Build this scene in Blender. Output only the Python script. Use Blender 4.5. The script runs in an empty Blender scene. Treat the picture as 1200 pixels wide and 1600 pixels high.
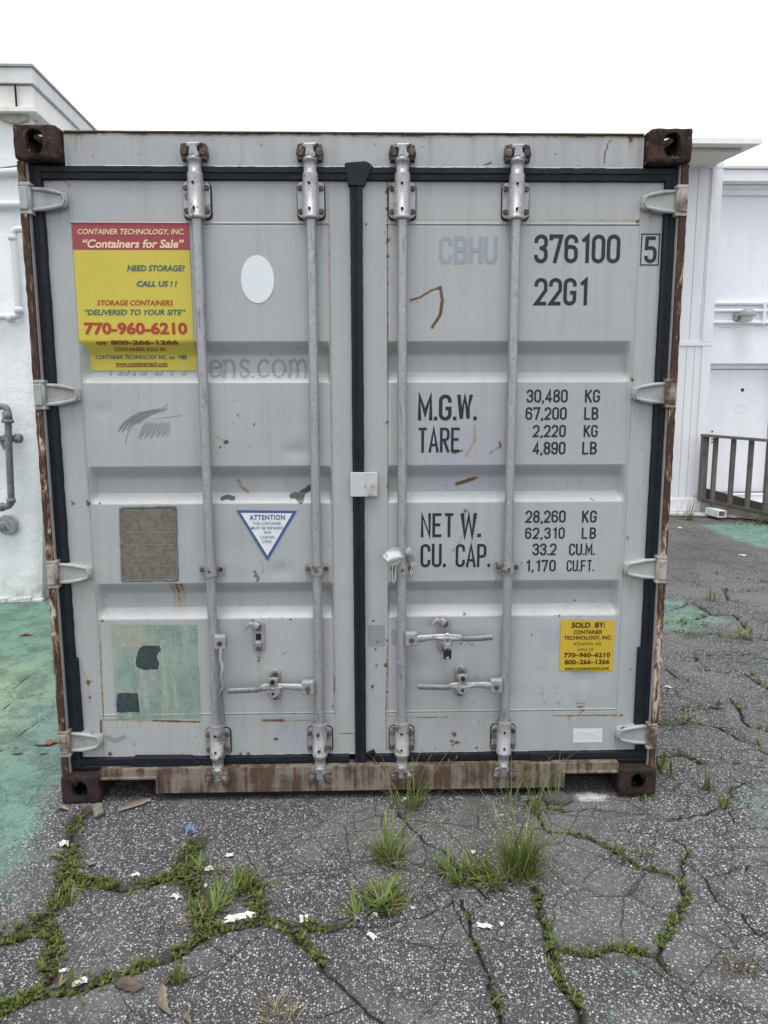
import bpy, bmesh, math, random
import numpy as np
from mathutils import Vector, Matrix, Euler
random.seed(7); rng = np.random.default_rng(7)
PI = math.pi
S = bpy.context.scene
COL = S.collection

# ------------------------------------------------------------------ camera
CAM = np.array([0.0323628, -2.7464972, 1.6049639])
ROT = Euler((1.42252868, 0.00271652, -0.02325090), 'XYZ')
FPX = 1123.634                                     # focal length in pixels of a 1200 x 1600 picture
cd = bpy.data.cameras.new('camera'); cam = bpy.data.objects.new('camera', cd); COL.objects.link(cam)
cam.location = CAM; cam.rotation_euler = ROT
cd.sensor_fit = 'VERTICAL'; cd.sensor_height = 24; cd.sensor_width = 24; cd.lens = 24*FPX/1600
cd.clip_start = 0.05; cd.clip_end = 2000
S.camera = cam
S.render.resolution_x = 768; S.render.resolution_y = 1024

# ------------------------------------------------------------------ sky, sun, exposure
SUN_EL, SUN_AZ = math.radians(74), math.radians(195)   # azimuth: direction the light comes from, clockwise from +Y
w = bpy.data.worlds.new('World'); S.world = w; w.use_nodes = True
nt = w.node_tree; nt.nodes.clear()
sky = nt.nodes.new('ShaderNodeTexSky'); sky.sky_type = 'NISHITA'; sky.sun_disc = False
sky.sun_elevation = SUN_EL; sky.sun_rotation = SUN_AZ; sky.dust_density = 5.0; sky.air_density = 1.0
hs = nt.nodes.new('ShaderNodeHueSaturation'); hs.inputs['Saturation'].default_value = 0.35
nt.links.new(sky.outputs[0], hs.inputs['Color'])
tc = nt.nodes.new('ShaderNodeTexCoord'); nz = nt.nodes.new('ShaderNodeTexNoise'); nz.inputs['Scale'].default_value = 2.2
nz.inputs['Detail'].default_value = 6
nt.links.new(tc.outputs['Generated'], nz.inputs['Vector'])
cr = nt.nodes.new('ShaderNodeValToRGB'); cr.color_ramp.elements[0].position = .3; cr.color_ramp.elements[1].position = .7
cr.color_ramp.elements[0].color = (8.6, 8.9, 9.4, 1); cr.color_ramp.elements[1].color = (10.4, 10.6, 10.9, 1)
nt.links.new(nz.outputs[0], cr.inputs[0])
sx_ = nt.nodes.new('ShaderNodeSeparateXYZ'); nt.links.new(tc.outputs['Generated'], sx_.inputs[0])
band = nt.nodes.new('ShaderNodeValToRGB'); el = band.color_ramp.elements      # a slightly greyer layer of cloud above the roofs
el[0].position = .34; el[0].color = (1, 1, 1, 1); el[1].position = .47; el[1].color = (.66, .675, .68, 1)
e3 = el.new(.60); e3.color = (.80, .80, .81, 1); e4 = el.new(.8); e4.color = (1.05, 1.05, 1.05, 1)
ad = nt.nodes.new('ShaderNodeMath'); ad.operation = 'MULTIPLY_ADD'; ad.inputs[1].default_value = .16; nt.links.new(nz.outputs[0], ad.inputs[0])
sb_ = nt.nodes.new('ShaderNodeMath'); sb_.operation = 'SUBTRACT'; sb_.inputs[1].default_value = .08; nt.links.new(sx_.outputs[2], sb_.inputs[0]); nt.links.new(sb_.outputs[0], ad.inputs[2]); nt.links.new(ad.outputs[0], band.inputs[0])
mb_ = nt.nodes.new('ShaderNodeMixRGB'); mb_.blend_type = 'MULTIPLY'; mb_.inputs[0].default_value = 1; nt.links.new(cr.outputs[0], mb_.inputs[1]); nt.links.new(band.outputs[0], mb_.inputs[2])
mx = nt.nodes.new('ShaderNodeMixRGB'); mx.inputs[0].default_value = .88
nt.links.new(hs.outputs[0], mx.inputs[1]); nt.links.new(mb_.outputs[0], mx.inputs[2])
bg = nt.nodes.new('ShaderNodeBackground'); bg.inputs['Strength'].default_value = 0.1
out = nt.nodes.new('ShaderNodeOutputWorld')
nt.links.new(mx.outputs[0], bg.inputs['Color']); nt.links.new(bg.outputs[0], out.inputs['Surface'])
sl = bpy.data.lights.new('sun', 'SUN'); sl.energy = 1.3; sl.angle = math.radians(28); sl.color = (1, .97, .93)
so = bpy.data.objects.new('sun', sl); COL.objects.link(so)
dirv = Vector((math.sin(SUN_AZ)*math.cos(SUN_EL), math.cos(SUN_AZ)*math.cos(SUN_EL), math.sin(SUN_EL)))
so.rotation_euler = dirv.to_track_quat('Z', 'Y').to_euler(); so.location = dirv*30
S.view_settings.view_transform = 'Standard'; S.view_settings.look = 'None'
S.view_settings.exposure = 0.70; S.view_settings.gamma = 1

# ------------------------------------------------------------------ survey helpers: picture point -> point on a real plane
RM = np.array(ROT.to_matrix())
def ray(u, v): return RM @ np.array([(u-600)/FPX, (800-v)/FPX, -1.0])
def F(u, v, Y=0.0):
    d = ray(u, v); q = CAM + (Y-CAM[1])/d[1]*d; return q[0], q[2]
def G(u, v, z=0.0):
    d = ray(u, v); q = CAM + (z-CAM[2])/d[2]*d; return q[0], q[1]

# ------------------------------------------------------------------ object helpers
def tag(o, label=None, cat=None, group=None, kind=None):
    if label: o['label'] = label
    if cat: o['category'] = cat
    if group: o['group'] = group
    if kind: o['kind'] = kind
    return o
def empty(name, loc, label, cat, group=None):
    o = bpy.data.objects.new(name, None); COL.objects.link(o); o.location = loc
    o.empty_display_size = .1
    return tag(o, label, cat, group)
def attach(o, parent):
    if parent is not None:
        o.parent = parent
        if parent.type == 'EMPTY': o.matrix_parent_inverse = Matrix.Translation(-Vector(parent.location))
    return o

class MB:
    """collects shapes (world coordinates) for ONE mesh object"""
    def __init__(s): s.v = []; s.f = []; s.sm = []; s.a = []; s.tint = 0.0
    def add(s, vs, fs, smooth=False):
        n = len(s.v); s.v += [tuple(p) for p in vs]; s.f += [tuple(i+n for i in f) for f in fs]; s.sm += [smooth]*len(fs)
        s.a += [s.tint]*len(vs)
    def build_lines(s, name, mat, parent):
        for (v0, f0), (v1, f1) in zip(s.marks, s.marks[1:]+[(len(s.v), len(s.f))]):
            m = MB(); m.add(s.v[v0:v1], [tuple(i-v0 for i in f) for f in s.f[f0:f1]]); m.build(name, mat, parent)
    def mark(s): s.marks = getattr(s, 'marks', [])+[(len(s.v), len(s.f))]
    def box(s, x0, x1, y0, y1, z0, z1, bev=0.0):
        if bev <= 0:
            vs = [(x, y, z) for x in (x0, x1) for y in (y0, y1) for z in (z0, z1)]
            s.add(vs, [(0,1,3,2),(4,6,7,5),(0,4,5,1),(2,3,7,6),(0,2,6,4),(1,5,7,3)]); return
        bm = bmesh.new(); bmesh.ops.create_cube(bm, size=1)
        for v in bm.verts:
            v.co = Vector(((x0+x1)/2+v.co.x*(x1-x0), (y0+y1)/2+v.co.y*(y1-y0), (z0+z1)/2+v.co.z*(z1-z0)))
        bmesh.ops.bevel(bm, geom=bm.edges[:], offset=bev, segments=2, affect='EDGES', profile=.5)
        s.bm(bm)
    def bm(s, bm, smooth=False, mat=None):
        bm.verts.index_update()
        s.add([(mat @ v.co) if mat else v.co.copy() for v in bm.verts], [[v.index for v in f.verts] for f in bm.faces], smooth); bm.free()
    def tube(s, pts, rad, n=12, cap=True, smooth=True, squash=None):
        pts = [Vector(p) for p in pts]; m = len(pts)
        rads = rad if isinstance(rad, (list, tuple)) else [rad]*m
        rings = []; up = None
        for i in range(m):
            t = (pts[min(i+1, m-1)]-pts[max(i-1, 0)])
            if t.length < 1e-9: t = Vector((0, 0, 1))
            t.normalize()
            if up is None:
                up = Vector((0, 0, 1)) if abs(t.z) < .8 else Vector((0, -1, 0))
            a = (up - t*up.dot(t)).normalized(); b = t.cross(a); up = a
            r = rads[i]; ra, rb = (r, r) if not isinstance(r, (tuple, list)) else r
            rings.append([pts[i]+a*ra*math.cos(2*PI*k/n)+b*rb*math.sin(2*PI*k/n) for k in range(n)])
        vs = [p for r in rings for p in r]; fs = []
        for i in range(m-1):
            for k in range(n):
                k2 = (k+1) % n; fs.append((i*n+k, i*n+k2, (i+1)*n+k2, (i+1)*n+k))
        s.add(vs, fs, smooth)
        if cap:
            s.add(rings[0], [tuple(range(n-1, -1, -1))]); s.add(rings[-1], [tuple(range(n))])
    def cyl(s, c, axis, r, h, n=16, r2=None, bev=0):
        a = {'X': Vector((1,0,0)), 'Y': Vector((0,1,0)), 'Z': Vector((0,0,1))}[axis]; c = Vector(c); r2 = r if r2 is None else r2
        if bev:
            s.tube([c-a*h/2, c-a*(h/2)+a*1e-5, c-a*(h/2-bev), c+a*(h/2-bev), c+a*h/2-a*1e-5, c+a*h/2], [r-bev, r-bev, r, r2, r2-bev, r2-bev], n)
        else: s.tube([c-a*h/2, c+a*h/2], [r, r2], n)
    def prism(s, poly, y0, y1, bev=0.0, smooth=False):
        """polygon in (x, z), extruded along y from y0 (front) to y1"""
        bm = bmesh.new()
        vs = [bm.verts.new((x, y0, z)) for x, z in poly]; f = bm.faces.new(vs)
        r = bmesh.ops.extrude_face_region(bm, geom=[f])
        for e in r['geom']:
            if isinstance(e, bmesh.types.BMVert): e.co.y = y1
        bmesh.ops.recalc_face_normals(bm, faces=bm.faces[:])
        if bev:
            es = [e for e in bm.edges if all(abs(v.co.y-y0) < 1e-6 for v in e.verts)]
            bmesh.ops.bevel(bm, geom=es, offset=bev, segments=2, affect='EDGES', profile=.5)
        s.bm(bm, smooth)
    def build(s, name, mat, parent=None, origin=None, recalc=False):
        me = bpy.data.meshes.new(name)
        o0 = Vector(origin) if origin is not None else Vector((0, 0, 0))
        me.from_pydata([tuple(Vector(p)-o0) for p in s.v], [], s.f)
        me.polygons.foreach_set('use_smooth', s.sm)
        if any(s.a):
            at = me.attributes.new('tint', 'FLOAT', 'POINT'); at.data.foreach_set('value', s.a)
        me.update()
        if recalc:
            b = bmesh.new(); b.from_mesh(me); bmesh.ops.recalc_face_normals(b, faces=b.faces[:]); b.to_mesh(me); b.free()
        me.materials.append(mat)
        o = bpy.data.objects.new(name, me); COL.objects.link(o); o.location = o0
        return attach(o, parent)

def rrect(x0, x1, z0, z1, r, n=5):
    """rounded rectangle outline in (x, z)"""
    P = []
    for cx, cz, a0 in ((x1-r, z0+r, -90), (x1-r, z1-r, 0), (x0+r, z1-r, 90), (x0+r, z0+r, 180)):
        for k in range(n+1):
            a = math.radians(a0+90*k/n); P.append((cx+r*math.cos(a), cz+r*math.sin(a)))
    return P

# ------------------------------------------------------------------ materials
class NB:
    def __init__(s, name):
        m = bpy.data.materials.new(name); m.use_nodes = True; s.m = m; s.t = m.node_tree; s.t.nodes.clear()
        s.o = s.n('ShaderNodeOutputMaterial'); s.b = s.n('ShaderNodeBsdfPrincipled'); s.l(s.b.outputs[0], s.o.inputs[0])
        s.geo = s.n('ShaderNodeTexCoord').outputs['Object']
    def n(s, t, **k):
        x = s.t.nodes.new(t)
        for a, b in k.items(): setattr(x, a, b)
        return x
    def l(s, a, b): s.t.links.new(a, b)
    def inp(s, sock, v):
        if hasattr(v, 'is_linked') or isinstance(v, bpy.types.NodeSocket): s.l(v, sock)
        else: sock.default_value = v
    def mapping(s, scale, src=None, rot=(0, 0, 0)):
        m = s.n('ShaderNodeMapping'); m.inputs['Scale'].default_value = scale; m.inputs['Rotation'].default_value = rot
        s.l(src or s.geo, m.inputs[0]); return m.outputs[0]
    def noise(s, scale, detail=4, rough=.55, vec=None, dist=0):
        x = s.n('ShaderNodeTexNoise'); x.inputs['Scale'].default_value = scale; x.inputs['Detail'].default_value = detail
        x.inputs['Roughness'].default_value = rough; x.inputs['Distortion'].default_value = dist
        s.l(vec or s.geo, x.inputs['Vector']); return x.outputs[0]
    def vor(s, scale, feature='F1', vec=None, rnd=1.0):
        x = s.n('ShaderNodeTexVoronoi', feature=feature); x.inputs['Scale'].default_value = scale
        x.inputs['Randomness'].default_value = rnd; s.l(vec or s.geo, x.inputs['Vector']); return x
    def ramp(s, v, p0, p1, c0=0.0, c1=1.0):
        x = s.n('ShaderNodeMapRange'); x.interpolation_type = 'SMOOTHSTEP'
        s.l(v, x.inputs[0]); x.inputs[1].default_value = p0; x.inputs[2].default_value = p1; x.inputs[3].default_value = c0; x.inputs[4].default_value = c1
        return x.outputs[0]
    def math(s, op, a, b=0.0, clamp=False):
        x = s.n('ShaderNodeMath', operation=op, use_clamp=clamp); s.inp(x.inputs[0], a); s.inp(x.inputs[1], b); return x.outputs[0]
    def mix(s, f, a, b):
        x = s.n('ShaderNodeMixRGB'); s.inp(x.inputs[0], f)
        for k, c in ((1, a), (2, b)):
            if isinstance(c, tuple): x.inputs[k].default_value = (*c, 1) if len(c) == 3 else c
            else: s.l(c, x.inputs[k])
        return x.outputs[0]
    def attr(s, name, out='Color'):
        x = s.n('ShaderNodeAttribute', attribute_name=name); return x.outputs[out]
    def sep(s, c):
        x = s.n('ShaderNodeSeparateColor'); s.l(c, x.inputs[0]); return x.outputs
    def xyz(s):
        x = s.n('ShaderNodeSeparateXYZ'); s.l(s.geo, x.inputs[0]); return x.outputs
    def bump(s, h, strength=.3, dist=.002, prev=None):
        x = s.n('ShaderNodeBump'); x.inputs['Strength'].default_value = strength; x.inputs['Distance'].default_value = dist
        s.l(h, x.inputs['Height'])
        if prev: s.l(prev, x.inputs['Normal'])
        return x.outputs[0]
    def done(s, color=None, rough=.5, metal=0.0, normal=None, spec=None):
        if color is not None:
            if isinstance(color, tuple): s.b.inputs['Base Color'].default_value = (*color, 1)
            else: s.l(color, s.b.inputs['Base Color'])
        s.inp(s.b.inputs['Roughness'], rough); s.inp(s.b.inputs['Metallic'], metal)
        if normal: s.l(normal, s.b.inputs['Normal'])
        if spec is not None: s.b.inputs['Specular IOR Level'].default_value = spec
        return s.m

RUST_D = (.055, .028, .017); RUST_O = (.30, .125, .045); PAINT = (.368, .386, .388)
def paint_mat(name, base=PAINT, masks=False, rust=.0, streak=0.0, grime=.35):
    b = NB(name)
    big = b.noise(1.6, 3); fine = b.noise(95, 3); mid = b.noise(9, 5, .6)
    vst = b.noise(1.0, 4, .6, b.mapping((26, 26, 1.1)))
    c = b.mix(b.ramp(big, .35, .68, 0, .7), base, tuple(x*y for x, y in zip(base, (.86, .875, .93))))
    c = b.mix(b.ramp(b.noise(3.3, 5, .6), .5, .7, 0, .45), c, tuple(min(1, x*y) for x, y in zip(base, (1.10, 1.08, 1.05))))
    c = b.mix(b.ramp(vst, .44, .72, 0, grime), c, tuple(x*y for x, y in zip(base, (.74, .72, .66))))
    vs2 = b.noise(1.0, 5, .7, b.mapping((75, 75, 2.2)))
    c = b.mix(b.math('MULTIPLY', b.ramp(vs2, .56, .70, 0, grime*.9), b.ramp(b.noise(2.1, 3), .42, .62)), c, tuple(x*y for x, y in zip(base, (.62, .58, .50))))
    c = b.mix(b.math('MULTIPLY', b.ramp(b.noise(17, 6, .72), .60, .70, 0, .35), b.ramp(b.noise(1.9, 3), .45, .6)), c, tuple(x*y for x, y in zip(base, (.74, .72, .70))))
    c = b.mix(b.ramp(fine, .42, .72, 0, .14), c, tuple(min(1, x*1.22) for x in base))
    # tiny chips
    vo = b.vor(34); chip = b.math('MULTIPLY', b.ramp(b.math('ADD', vo.outputs['Distance'], b.math('MULTIPLY', b.noise(120, 3), .10)), .10, .14, 1, 0), b.ramp(b.noise(4, 3), .52, .60))
    c = b.mix(b.math('MULTIPLY', chip, .85), c, (.07, .05, .04))
    rf = None
    if masks:
        m = b.sep(b.attr('mask')); m2 = b.sep(b.attr('mask2'))
        wob = b.math('MULTIPLY', b.math('SUBTRACT', b.noise(60, 4, .7), .5), .9)
        c = b.mix(b.ramp(b.math('ADD', m[2], b.math('MULTIPLY', wob, .5)), .15, .8, 0, .55), c, (.33, .335, .40))      # faded lavender haze
        c = b.mix(b.ramp(b.math('ADD', m2[0], wob), .35, .8, 0, .8), c, (.21, .235, .25))                                # darker grey repair paint
        c = b.mix(b.ramp(b.math('ADD', m2[1], wob), .4, .75, 0, .8), c, (.02, .13, .07))                                 # green paint
        brk = b.math('MULTIPLY', b.math('SUBTRACT', b.noise(13, 4, .65), .42), 1.1)
        mr_ = b.math('MULTIPLY', m[0], b.math('ADD', 1.0, brk))
        halo = b.ramp(b.math('ADD', mr_, b.math('MULTIPLY', wob, .45)), .12, .55, 0, .68)
        c = b.mix(halo, c, (.33, .25, .15))
        core = b.ramp(b.math('ADD', mr_, b.math('MULTIPLY', wob, .95)), .48, .80, 0, .92)
        c = b.mix(core, c, b.mix(b.noise(40, 3), (.035, .022, .016), (.13, .07, .04)))
        dk = b.ramp(b.math('ADD', m[1], b.math('MULTIPLY', wob, .55)), .3, .8, 0, .95)
        c = b.mix(dk, c, (.035, .037, .04))
        rf = core
    if rust or streak:
        r = b.noise(7, 8, .68); rs = b.noise(1.0, 5, .65, b.mapping((34, 34, 1.6)))
        z = b.math('ADD', b.math('MULTIPLY', r, 1-streak), b.math('MULTIPLY', rs, streak))
        f = b.ramp(z, .66-rust*.3, .78-rust*.3)
        f0 = b.ramp(z, .54-rust*.3, .72-rust*.3, 0, .65)
        c = b.mix(f0, c, (.20, .16, .12))
        c = b.mix(f, c, b.mix(b.noise(22, 5, .7), (.04, .025, .018), (.115, .068, .045)))
        rf = f
    h = b.math('ADD', b.math('MULTIPLY', mid, .6), b.math('MULTIPLY', fine, .25))
    nrm = b.bump(h, .12, .004)
    return b.done(c, b.math('ADD', b.math('MULTIPLY', rf, .4), .42) if rf else .42, 0, nrm, .45)

def rust_mat(name, a=RUST_D, bcol=(.115, .07, .058), speck=(.36, .30, .27), amt=.5):
    b = NB(name); n1 = b.noise(19, 8, .75); n2 = b.noise(80, 6, .75); n3 = b.noise(30, 6, .75)
    c = b.mix(b.ramp(n1, .35, .65), a, bcol)
    c = b.mix(b.ramp(n2, .55, .8, 0, .6), c, (.03, .02, .016))
    c = b.mix(b.ramp(n3, .68-.1*amt, .74-.1*amt, 0, .8*amt), c, speck)
    nrm = b.bump(b.math('ADD', n1, b.math('MULTIPLY', n2, .7)), 1.0, .007)
    return b.done(c, .88, 0, nrm, .15)

def post_mat():
    b = NB('rusted_post'); v = b.mapping((14, 14, 3.2)); n1 = b.noise(5.0, 8, .70, v, .6); n2 = b.noise(40, 6, .7)
    nm = b.noise(2.2, 3)
    k = b.math('ADD', n1, b.math('MULTIPLY', b.math('SUBTRACT', nm, .5), .5))
    cream = b.mix(n2, (.42, .35, .25), (.50, .47, .42))
    k = b.math('ADD', k, b.ramp(b.xyz()[2], 1.2, 2.4, -.02, .09))
    c = b.mix(b.ramp(k, .36, .45), cream, b.mix(n2, (.24, .15, .085), (.13, .065, .036)))
    c = b.mix(b.ramp(k, .47, .52), c, b.mix(n2, (.028, .017, .014), (.085, .045, .03)))
    return b.done(c, .8, 0, b.bump(b.math('ADD', b.ramp(k, .4, .56), b.math('MULTIPLY', n2, .4)), .8, .004), .3)

def galv_mat(name, base=(.345, .352, .362), dark=(.12, .125, .135), rust=.0):
    b = NB(name)
    st = b.noise(1.0, 6, .7, b.mapping((130, 130, 9))); sp = b.noise(190, 3, .6); big = b.noise(5, 4)
    c = b.mix(b.ramp(sp, .35, .7), tuple(x*.86 for x in base), tuple(min(1, x*1.12) for x in base))
    c = b.mix(b.ramp(b.noise(45, 5, .7), .52, .68, 0, .6), c, tuple(x*.62 for x in base))
    c = b.mix(b.ramp(b.noise(30, 5, .7), .60, .72, 0, .7), c, tuple(min(1, x*1.45) for x in base))
    c = b.mix(b.ramp(b.math('ADD', st, b.math('MULTIPLY', b.math('SUBTRACT', big, .5), .6)), .56, .72, 0, .8), c, dark)
    if rust:
        r = b.noise(18, 7, .7); c = b.mix(b.ramp(r, .62-rust*.2, .70-rust*.2, 0, .9), c, b.mix(b.noise(60, 3), (.06, .035, .025), (.2, .11, .06)))
    return b.done(c, .42, .35, b.bump(b.math('ADD', sp, st), .2, .002), .5)

def plain_mat(name, col, rough=.6, var=.12, bump=.15, scale=40, spec=.4, metal=0.0):
    b = NB(name); n1 = b.noise(scale, 5, .6); n2 = b.noise(scale/8, 4, .6)
    c = b.mix(b.ramp(n1, .3, .7), tuple(max(0, x*(1-var)) for x in col), tuple(min(1, x*(1+var)) for x in col))
    c = b.mix(b.ramp(n2, .45, .7, 0, var*2), c, tuple(x*.72 for x in col))
    return b.done(c, rough, metal, b.bump(n1, bump, .003), spec)

def gasket_mat():
    b = NB('black_rubber'); n = b.noise(30, 5, .65); s2 = b.noise(1.0, 4, .6, b.mapping((8, 8, 40)))
    c = b.mix(b.ramp(n, .4, .7), (.005, .008, .013), (.010, .013, .019))
    c = b.mix(b.ramp(n, .69, .76, 0, .35), c, (.08, .085, .09))
    return b.done(c, .6, 0, b.bump(n, .25, .003), .3)

def ink_mat(name, col, wear=.5, under=PAINT, spec=.3):
    b = NB(name); n = b.noise(55, 6, .7); n2 = b.noise(7, 3)
    k = b.math('ADD', n, b.math('MULTIPLY', b.math('SUBTRACT', n2, .5), .35))
    c = b.mix(b.ramp(k, .80-wear*.22, .88-wear*.22, 0, .7), col, under)
    return b.done(c, .5, 0, None, spec)

M = {}
M['door'] = paint_mat('door_paint', masks=True)
M['side'] = paint_mat('side_paint', rust=.15)
M['header'] = paint_mat('header_paint', base=(.36, .375, .385), masks=True, grime=.5)
M['sill'] = paint_mat('sill_paint', base=(.235, .22, .19), rust=.74, streak=.48, grime=.95)
M['hinge'] = paint_mat('hinge_paint', base=(.36, .375, .37), rust=.22)
M['plate'] = paint_mat('lock_plate_paint', base=(.50, .51, .51), rust=.08)
M['casting'] = rust_mat('casting_rust', a=(.014, .010, .009), bcol=(.075, .046, .038), speck=(.30, .24, .21), amt=.9)
M['castlow'] = rust_mat('casting_rust_dark', a=(.022, .015, .014), bcol=(.05, .033, .03), speck=(.10, .07, .055), amt=.3)
M['rusty'] = rust_mat('rust', bcol=(.16, .08, .045), amt=.15)
M['bolt'] = rust_mat('bolt_rust', a=(.06, .045, .04), bcol=(.16, .125, .11), amt=.2)
M['post'] = post_mat(); M['galv'] = galv_mat('galvanised'); M['galvr'] = galv_mat('galvanised_rusty', rust=.5)
M['galvw'] = galv_mat('galvanised_white', base=(.35, .355, .36), dark=(.13, .13, .135), rust=.26)
M['grip'] = galv_mat('handle_grip', base=(.20, .21, .225), dark=(.09, .095, .105))
M['keeper'] = rust_mat('keeper_rust', a=(.06, .045, .04), bcol=(.17, .14, .125), speck=(.46, .45, .43), amt=1.15)
M['rubber'] = gasket_mat()
M['dark'] = plain_mat('dark_void', (.012, .012, .012), .9)
M['ink'] = ink_mat('stencil_ink', (.016, .024, .032), .35)
M['inkfaint'] = ink_mat('faded_ink', (.275, .305, .345), .45)
M['inkfaint2'] = ink_mat('faded_serif_ink', (.24, .255, .265), .62)
M['plain_white'] = plain_mat('white_vinyl', (.66, .70, .72), .4, .04, .03, 120)

# ================================================================== SHIPPING CONTAINER
W2, HT, LEN = 1.219, 2.591, 6.058
YD, DEP = .065, .042          # door face, depth of its corrugation
box = empty('shipping_container', (0, LEN/2, 0),
            'grey steel shipping container with closed double doors and rusty corner castings', 'shipping container')

# ---- corner castings: hollow steel boxes with an oval opening on each outer side
def casting(sx, top, mat):
    bm = bmesh.new(); N = 40
    sz = (.157, .178, .118)
    X0, X1 = (W2-sz[0], W2); Z0, Z1 = (HT-.118, HT) if top else (0, .118)
    def face(corner, du, dv, hole, r, hw, hh, ang=0):
        corner, du, dv = Vector(corner), Vector(du), Vector(dv)
        n = du.normalized().cross(dv.normalized()); lu, lv = du.length, dv.length
        def at(a, b): return corner+du.normalized()*a+dv.normalized()*b
        rect = []
        for k in range(N):
            t = k/N*4; i = int(t); f = t-i
            a, b = [(f, 0), (1, f), (1-f, 1), (0, 1-f)][i]; rect.append((a*lu, b*lv))
        rv = [bm.verts.new(at(*p)) for p in rect]
        if not hole: bm.faces.new(rv); return
        cu, cv = hole; ov = []; ov2 = []
        for k, p in enumerate(rect):
            a = math.atan2((p[1]/lv-.5), (p[0]/lu-.5))
            c_, s_ = math.cos(a), math.sin(a); e = 2.6
            q = (abs(c_)**e+abs(s_)**e)**(-1/e)
            uu, vv = cu+hw*q*c_, cv+hh*q*s_
            ov.append(bm.verts.new(at(uu, vv))); ov2.append(bm.verts.new(at(uu, vv)-n*.026))
        for k in range(N):
            j = (k+1) % N
            bm.faces.new((rv[k], rv[j], ov[j], ov[k])); bm.faces.new((ov[k], ov[j], ov2[j], ov2[k]))
    w_, d_, h_ = X1-X0, sz[1], .118
    face((X0, 0, Z0), (w_, 0, 0), (0, 0, h_), (w_*.52, h_*.52), 0, .031, .041 if top else .038)   # front
    face((X1, 0, Z0), (0, d_, 0), (0, 0, h_), (d_*.5, h_*.5), 0, .045, .03)            # outer side
    face((X0, d_, Z0), (0, -d_, 0), (0, 0, h_), None, 0, 0, 0)
    face((X1, d_, Z0), (-w_, 0, 0), (0, 0, h_), None, 0, 0, 0)
    face((X0, 0, Z1), (w_, 0, 0), (0, d_, 0), (w_*.5, d_*.5) if top else None, 0, .033, .055)
    face((X0, d_, Z0), (w_, 0, 0), (0, -d_, 0), None if top else (w_*.5, d_*.5), 0, .033, .055)
    bmesh.ops.remove_doubles(bm, verts=bm.verts[:], dist=1e-5)
    def pl(c): return {k for k, t in (('a', abs(c.x-X0)), ('b', abs(c.x-X1)), ('c', abs(c.y)), ('d', abs(c.y-d_)), ('e', abs(c.z-Z0)), ('f', abs(c.z-Z1))) if t < 1e-5}
    es = [e for e in bm.edges if len(pl(e.verts[0].co) & pl(e.verts[1].co)) >= 2]
    bmesh.ops.bevel(bm, geom=es, offset=.011, segments=3, affect='EDGES', profile=.5)
    for v in bm.verts:
        j = Vector((math.sin(v.co.z*90+v.co.y*70), 0, math.sin(v.co.x*110+v.co.y*50)))*.0011
        v.co += j
        if sx < 0: v.co.x = -v.co.x
    if sx < 0: bmesh.ops.reverse_faces(bm, faces=bm.faces[:])
    mb = MB(); mb.bm(bm, False)
    # bottom of the cavity: a web that closes the view into the box
    return mb.build('corner_casting', mat, box)
for sx in (-1, 1):
    casting(sx, True, M['casting'])['label'] = 'dark rusty upper corner casting with oval lifting hole'
    casting(sx, False, M['castlow'])['label'] = 'dark rusty lower corner casting resting on the asphalt'

# ---- corner posts
for sx in (-1, 1):
    mb = MB(); rr = random.Random(3+sx)
    zs = [.118+(2.473-.118)*k/90 for k in range(91)]
    vs = []; fs = []
    prof = [(1.193, .09), (1.193, .022), (1.1955, .0185), (1.217, .0185), (1.2195, .022), (1.2195, .16), (1.19, .16)]
    for z in zs:
        jo = rr.uniform(-.0022, .0014)
        for k, (x, y) in enumerate(prof):
            dx = jo if k in (3, 4) else 0
            vs.append((sx*(x+dx), y+(.0 if k not in (2, 3) else rr.uniform(-.001, .001)), z))
    n = len(prof)
    for i in range(len(zs)-1):
        for k in range(n-1): fs.append((i*n+k, i*n+k+1, (i+1)*n+k+1, (i+1)*n+k))
    mb.add(vs, fs); o = mb.build('corner_post', M['post'], box, recalc=True)
    mb = MB(); mb.box(*sorted((sx*1.1925, sx*1.1895)), .03, .16, .118, 2.473)
    mb.build('post_inner_face', paint_mat('post_inner_paint', base=(.37, .37, .37), rust=.05), o)

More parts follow.
